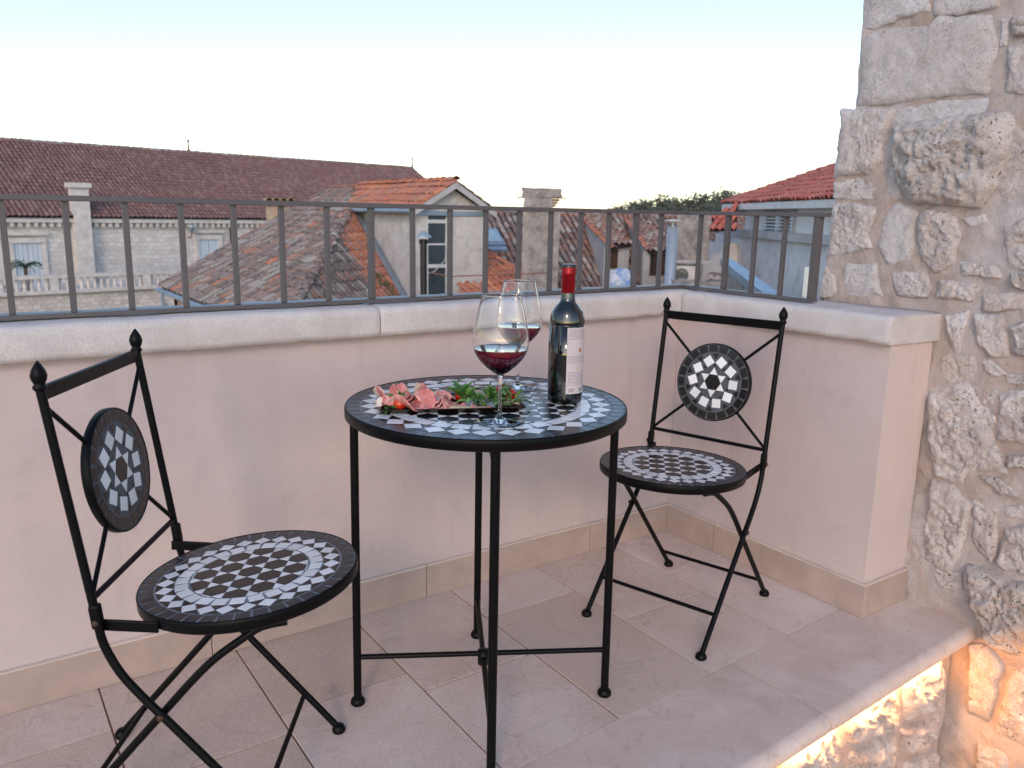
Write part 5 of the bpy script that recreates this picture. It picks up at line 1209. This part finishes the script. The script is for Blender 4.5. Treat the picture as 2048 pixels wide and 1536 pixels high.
def hbox(nm,s0,s1,z0,z1,o0,o1,mat,par=hr,bevel=0):
    R3=Matrix((hrd,hrn,Vector((0,0,1)))).transposed(); c=WA+hrd*((s0+s1)/2)+hrn*((o0+o1)/2); c.z=(z0+z1)/2
    return obj(nm,MB().box(c,(s1-s0,abs(o1-o0),z1-z0),R3),mat,par,bevel=bevel)
hbox('wall',sA,16,zled,zr-.12,-.4,-.3,M['stucco_warm']); hbox('wall',-1.8,16,-9,zled-.1,-.6,-.05,M['stucco_low']); hbox('cornice',sA-1.5,16,zled-.12,zled+.10,-.5,.12,M['stucco_grey']); hbox('eave_board',-.2,16,zr-.21,zr-.015,-.35,.185,M['stucco_warm'])
a_,z1_=hpx(1534,424,-.3); b_2,_=hpx(1592,424,-.3); z0_=hpx(1560,462,-.3)[1]
f=hbox('window',a_-.1,b_2+.1,z1_,z1_+.12,-.3,-.2,M['stucco_grey'])
hbox('frame',a_-.1,a_,z0_,z1_,-.3,-.22,M['stucco_grey'],f); hbox('frame',b_2,b_2+.1,z0_,z1_,-.3,-.22,M['stucco_grey'],f)
mid=(a_+b_2)/2
for u0,u1 in ((a_,mid-.02),(mid+.02,b_2)):
    hbox('shutter',u0,u0+.08,z0_,z1_,-.28,-.2,M['shutter'],f); hbox('shutter',u1-.08,u1,z0_,z1_,-.28,-.2,M['shutter'],f)
    k=0; z_=z0_+.04
    while z_<z1_-.03: hbox('slat',u0+.08,u1-.08,z_,z_+.045,-.27,-.215,M['shutter'],f); z_+=.10
    hbox('shutter_backing',u0+.08,u1-.08,z0_,z1_,-.296,-.28,M['dark'],f)
rt1=WA-hrd*.3+hrn*.15; rt1.z=zr; rt2=WA+hrd*16+hrn*.15; rt2.z=zr
bk=-hrn; pitch_=.42; rh1=WA+hrd*5.0+bk*5.6; rh1.z=zr+5.6*pitch_; rh2=WA+hrd*16+bk*5.6; rh2.z=rh1.z
roR,_,_,_=roof(hr,[rt1,rt2,rh2,rh1],hrn,'tile_new','red',limit=300,pitch=.26,course=.38,r=.12)
caps(roR,rt1,rh1,'tile_new','red',r=.13)
# small lower red roof left of the house
nsm=Vector((-.62*.8,-.62*.3,1)).normalized(); P0s=at(1470,408,29)
sm=[onpl(x,y,P0s,nsm) for x,y in ((1424,461),(1470,461),(1478,404),(1432,430))]
hs=empty('small_red_roof_annex',(0,0,0)); tag(hs,'small annex with a steep red tiled roof left of the red-roofed house','annex')
roof(hs,[onpl(x,y,P0s,nsm) for x,y in ((1421,459),(1472,458),(1476,410),(1424,430))],None,'tile_new','red',limit=120,r=.10); hq=at(1448,468,29.3)
obj('wall',MB().box((hq.x+.4,hq.y+.4,hq.z-3.9),(1.1,1.2,7.2)),M['stucco_warm'],hs)
# rubble wall and blue flashing in the courtyard
bw=empty('courtyard_gable_wall',(0,0,0)); tag(bw,'sloping grey courtyard wall topped by a blue-grey metal strip behind the railing post','wall')
w0,w1=at(1452,522,19),at(1560,606,14.5); hd2=Vector((w1.x-w0.x,w1.y-w0.y,0)).normalized(); sd2=Vector((hd2.y,-hd2.x,0))*.09
mb=MB(); e=w1+(w1-w0)*.6
mb.add([w0+sd2,e+sd2,Vector((e.x,e.y,-9))+sd2,Vector((w0.x,w0.y,-9))+sd2,w0-sd2,e-sd2,Vector((e.x,e.y,-9))-sd2,Vector((w0.x,w0.y,-9))-sd2],[(0,1,2,3),(7,6,5,4),(0,4,5,1),(3,7,4,0),(1,5,6,2)]); obj('wall',mb,M['chimney'],bw)
mb=MB(); U=Vector((0,0,.05)); s3=sd2*1.5; mb.add([w0+s3+U,e+s3+U,e-s3+U,w0-s3+U,w0+s3-U*2,e+s3-U*2],[(0,1,2,3),(0,4,5,1)]); obj('flashing',mb,M['zinc'],bw)
rr=empty('ruined_wall',(0,0,0)); rq=at(1425,556,21); rr.location=(rq.x,rq.y,0); tag(rr,'low dark rubble wall with a crumbled top under the railing at the right','wall')
Rz=Matrix.Rotation(-.78,3,'Z'); rough_box('masonry',(0,0,rq.z-3.1),(1.9,.7,6),.16,M['chimney'],rr,26,9)
for k in range(5):
    o=obj('broken_tile',tile_mesh(M['tile_old'],'old',k,.42,.105),None,rr); o.location=Rz@Vector((.25+.2*k-.3,-.1,0))+Vector((0,0,rq.z+.02)); o.rotation_euler=(.15,.1*k,-.9+.3*k)
# courtyard duct at far right
dq=at(1620,545,16); tag(obj('wall_duct',MB().box((dq.x,dq.y,dq.z-2),(.22,.16,4.2),Matrix.Rotation(-.9,3,'Z')),M['steel'],bevel=.01),'narrow vertical metal duct on the grey wall beside the end post','duct')
# distant small houses and trees
def cottage(px,py,D,w_,h_,pal,label):
    q=at(px,py,D); e=empty('distant_house',(0,0,0)); tag(e,label,'house')
    obj('wall',MB().box((q.x,q.y,q.z-h_/2-.3),(w_,w_*.8,h_)),M['stucco'],e); a=Vector((q.x-w_/2-.3,q.y-w_*.45,q.z-.3)); b=Vector((q.x+w_/2+.3,q.y-w_*.45,q.z-.3)); up_=Vector((0,w_*.45,w_*.26))
    roof(e,[a,b,b+up_,a+up_],Vector((0,-1,0)),'tile_new',pal,limit=0,pitch=.3,course=.45,r=.13)
cottage(1318,470,62,4.0,9,'red','distant pale house with a red roof seen just left of the zinc flue')
cottage(1300,448,95,5,9,'mid','distant grey-roofed house among the trees left of the zinc flue')
def tree(px,pytop,D,w_,h_,label,seed,n=900,leaf=.27,cat='tree'):
    R_=random.Random(seed); top=at(px,pytop,D); base=Vector((top.x,top.y,top.z-h_-4)); e=empty('pine_tree',base); tag(e,label,cat,'pines on the wooded hill')
    cz_=h_*.5+4; mb=MB(); mb.tube([(0,0,-2),(.1,0,cz_*.6),(0,.1,cz_+h_*.1)],.3,7,rr=[.35,.25,.12])
    lobes=[]
    for k in range(16):
        a=R_.uniform(0,2*PI); rr_=w_/2*math.sqrt(R_.uniform(.0,1))*.75; z=cz_+h_*R_.uniform(-.32,.34)
        lobes.append((Vector((rr_*math.cos(a),rr_*math.sin(a),z)),w_*R_.uniform(.13,.24)))
        mb.tube([(0,0,cz_*.62),(rr_*.5*math.cos(a),rr_*.5*math.sin(a),z*.8+cz_*.1),tuple(lobes[-1][0])],.1,5,rr=[.14,.08,.03])
    lobes.append((Vector((0,0,cz_+h_*.5-w_*.14)),w_*.16))
    obj('trunk',mb,M['bark'],e); cr=MB()
    for k in range(n):
        c,r_=R_.choice(lobes); d=Vector((R_.gauss(0,1),R_.gauss(0,1),R_.gauss(0,1)*.7)).normalized()*r_*R_.uniform(.45,1.1); p=c+d
        a=Vector((R_.gauss(0,1),R_.gauss(0,1),R_.gauss(0,1))).normalized(); b=a.orthogonal().normalized(); s=leaf*R_.uniform(.5,1.2); cr.add([p+a*s,p+b*s*.7,p-a*s,p-b*s*.7],[(0,1,2,3)])
    obj('crown',cr,M['tree'],e)
TR=[(1246,407,150,9,6,'low round pine at the left end of the tree line'),(1268,402,155,8,6,'second low pine from the left end of the tree line'),(1293,398,140,8,7,'pine just left of the tallest light-pierced pine'),
(1325,386,130,8,9,'tall pine with sky showing through its crown, left of centre in the tree line'),(1347,395,138,6,7,'pine right behind the tall light-pierced pine'),(1372,397,150,9,7,'pine in the dip of the tree line'),
(1395,388,150,10,8,'pine halfway up the rise of the tree line'),(1418,381,145,10,9,'broad pine high on the rise of the tree line'),(1442,374,150,10,10,'highest pine near the crest of the hill'),
(1466,376,150,9,9,'pine on the crest next to the red roof'),(1484,383,155,8,8,'rightmost pine partly hidden behind the red roof'),(1310,412,120,8,6,'lower pine in front of the tall light-pierced pine'),(1380,410,125,9,6,'dark lower pine above the grey chimney'),(1430,402,125,9,7,'dark lower pine left of the red eave')]
for k,(a,b,D,w_,h_,lb) in enumerate(TR): tree(a,b,D,w_,h_,lb,100+k,n=2600)
for k,(a,b,D,lb) in enumerate(((1300,440,70,'green bushy tree in front of the distant grey-roofed house'),(1335,458,60,'green bush between the distant red roof and the zinc flue'),(1362,432,80,'green tree behind the grey chimney block'))): tree(a,b,D,4.5,3.5,lb,300+k,n=900,leaf=.22)
# weeds growing on the orange tiles
wd=empty('roof_weed',(0,0,0)); wp_=fr_px(765,575); mb=MB()
for k in range(60):
    p=wp_+Vector((RNG.gauss(0,.16),RNG.gauss(0,.2),0)); p=frp(p.x,p.y)+nfr*.1; a=RNG.uniform(0,6.3); L=RNG.uniform(.08,.2)
    mb.add([p,p+Vector((.03,0,0)),p+Vector((math.cos(a)*L*.6,math.sin(a)*L*.6,L))],[(0,1,2)])
obj('foliage',mb,M['palm'],wd); tag(wd,'small green weed growing between the orange tiles beside the dormer flashing','weed')
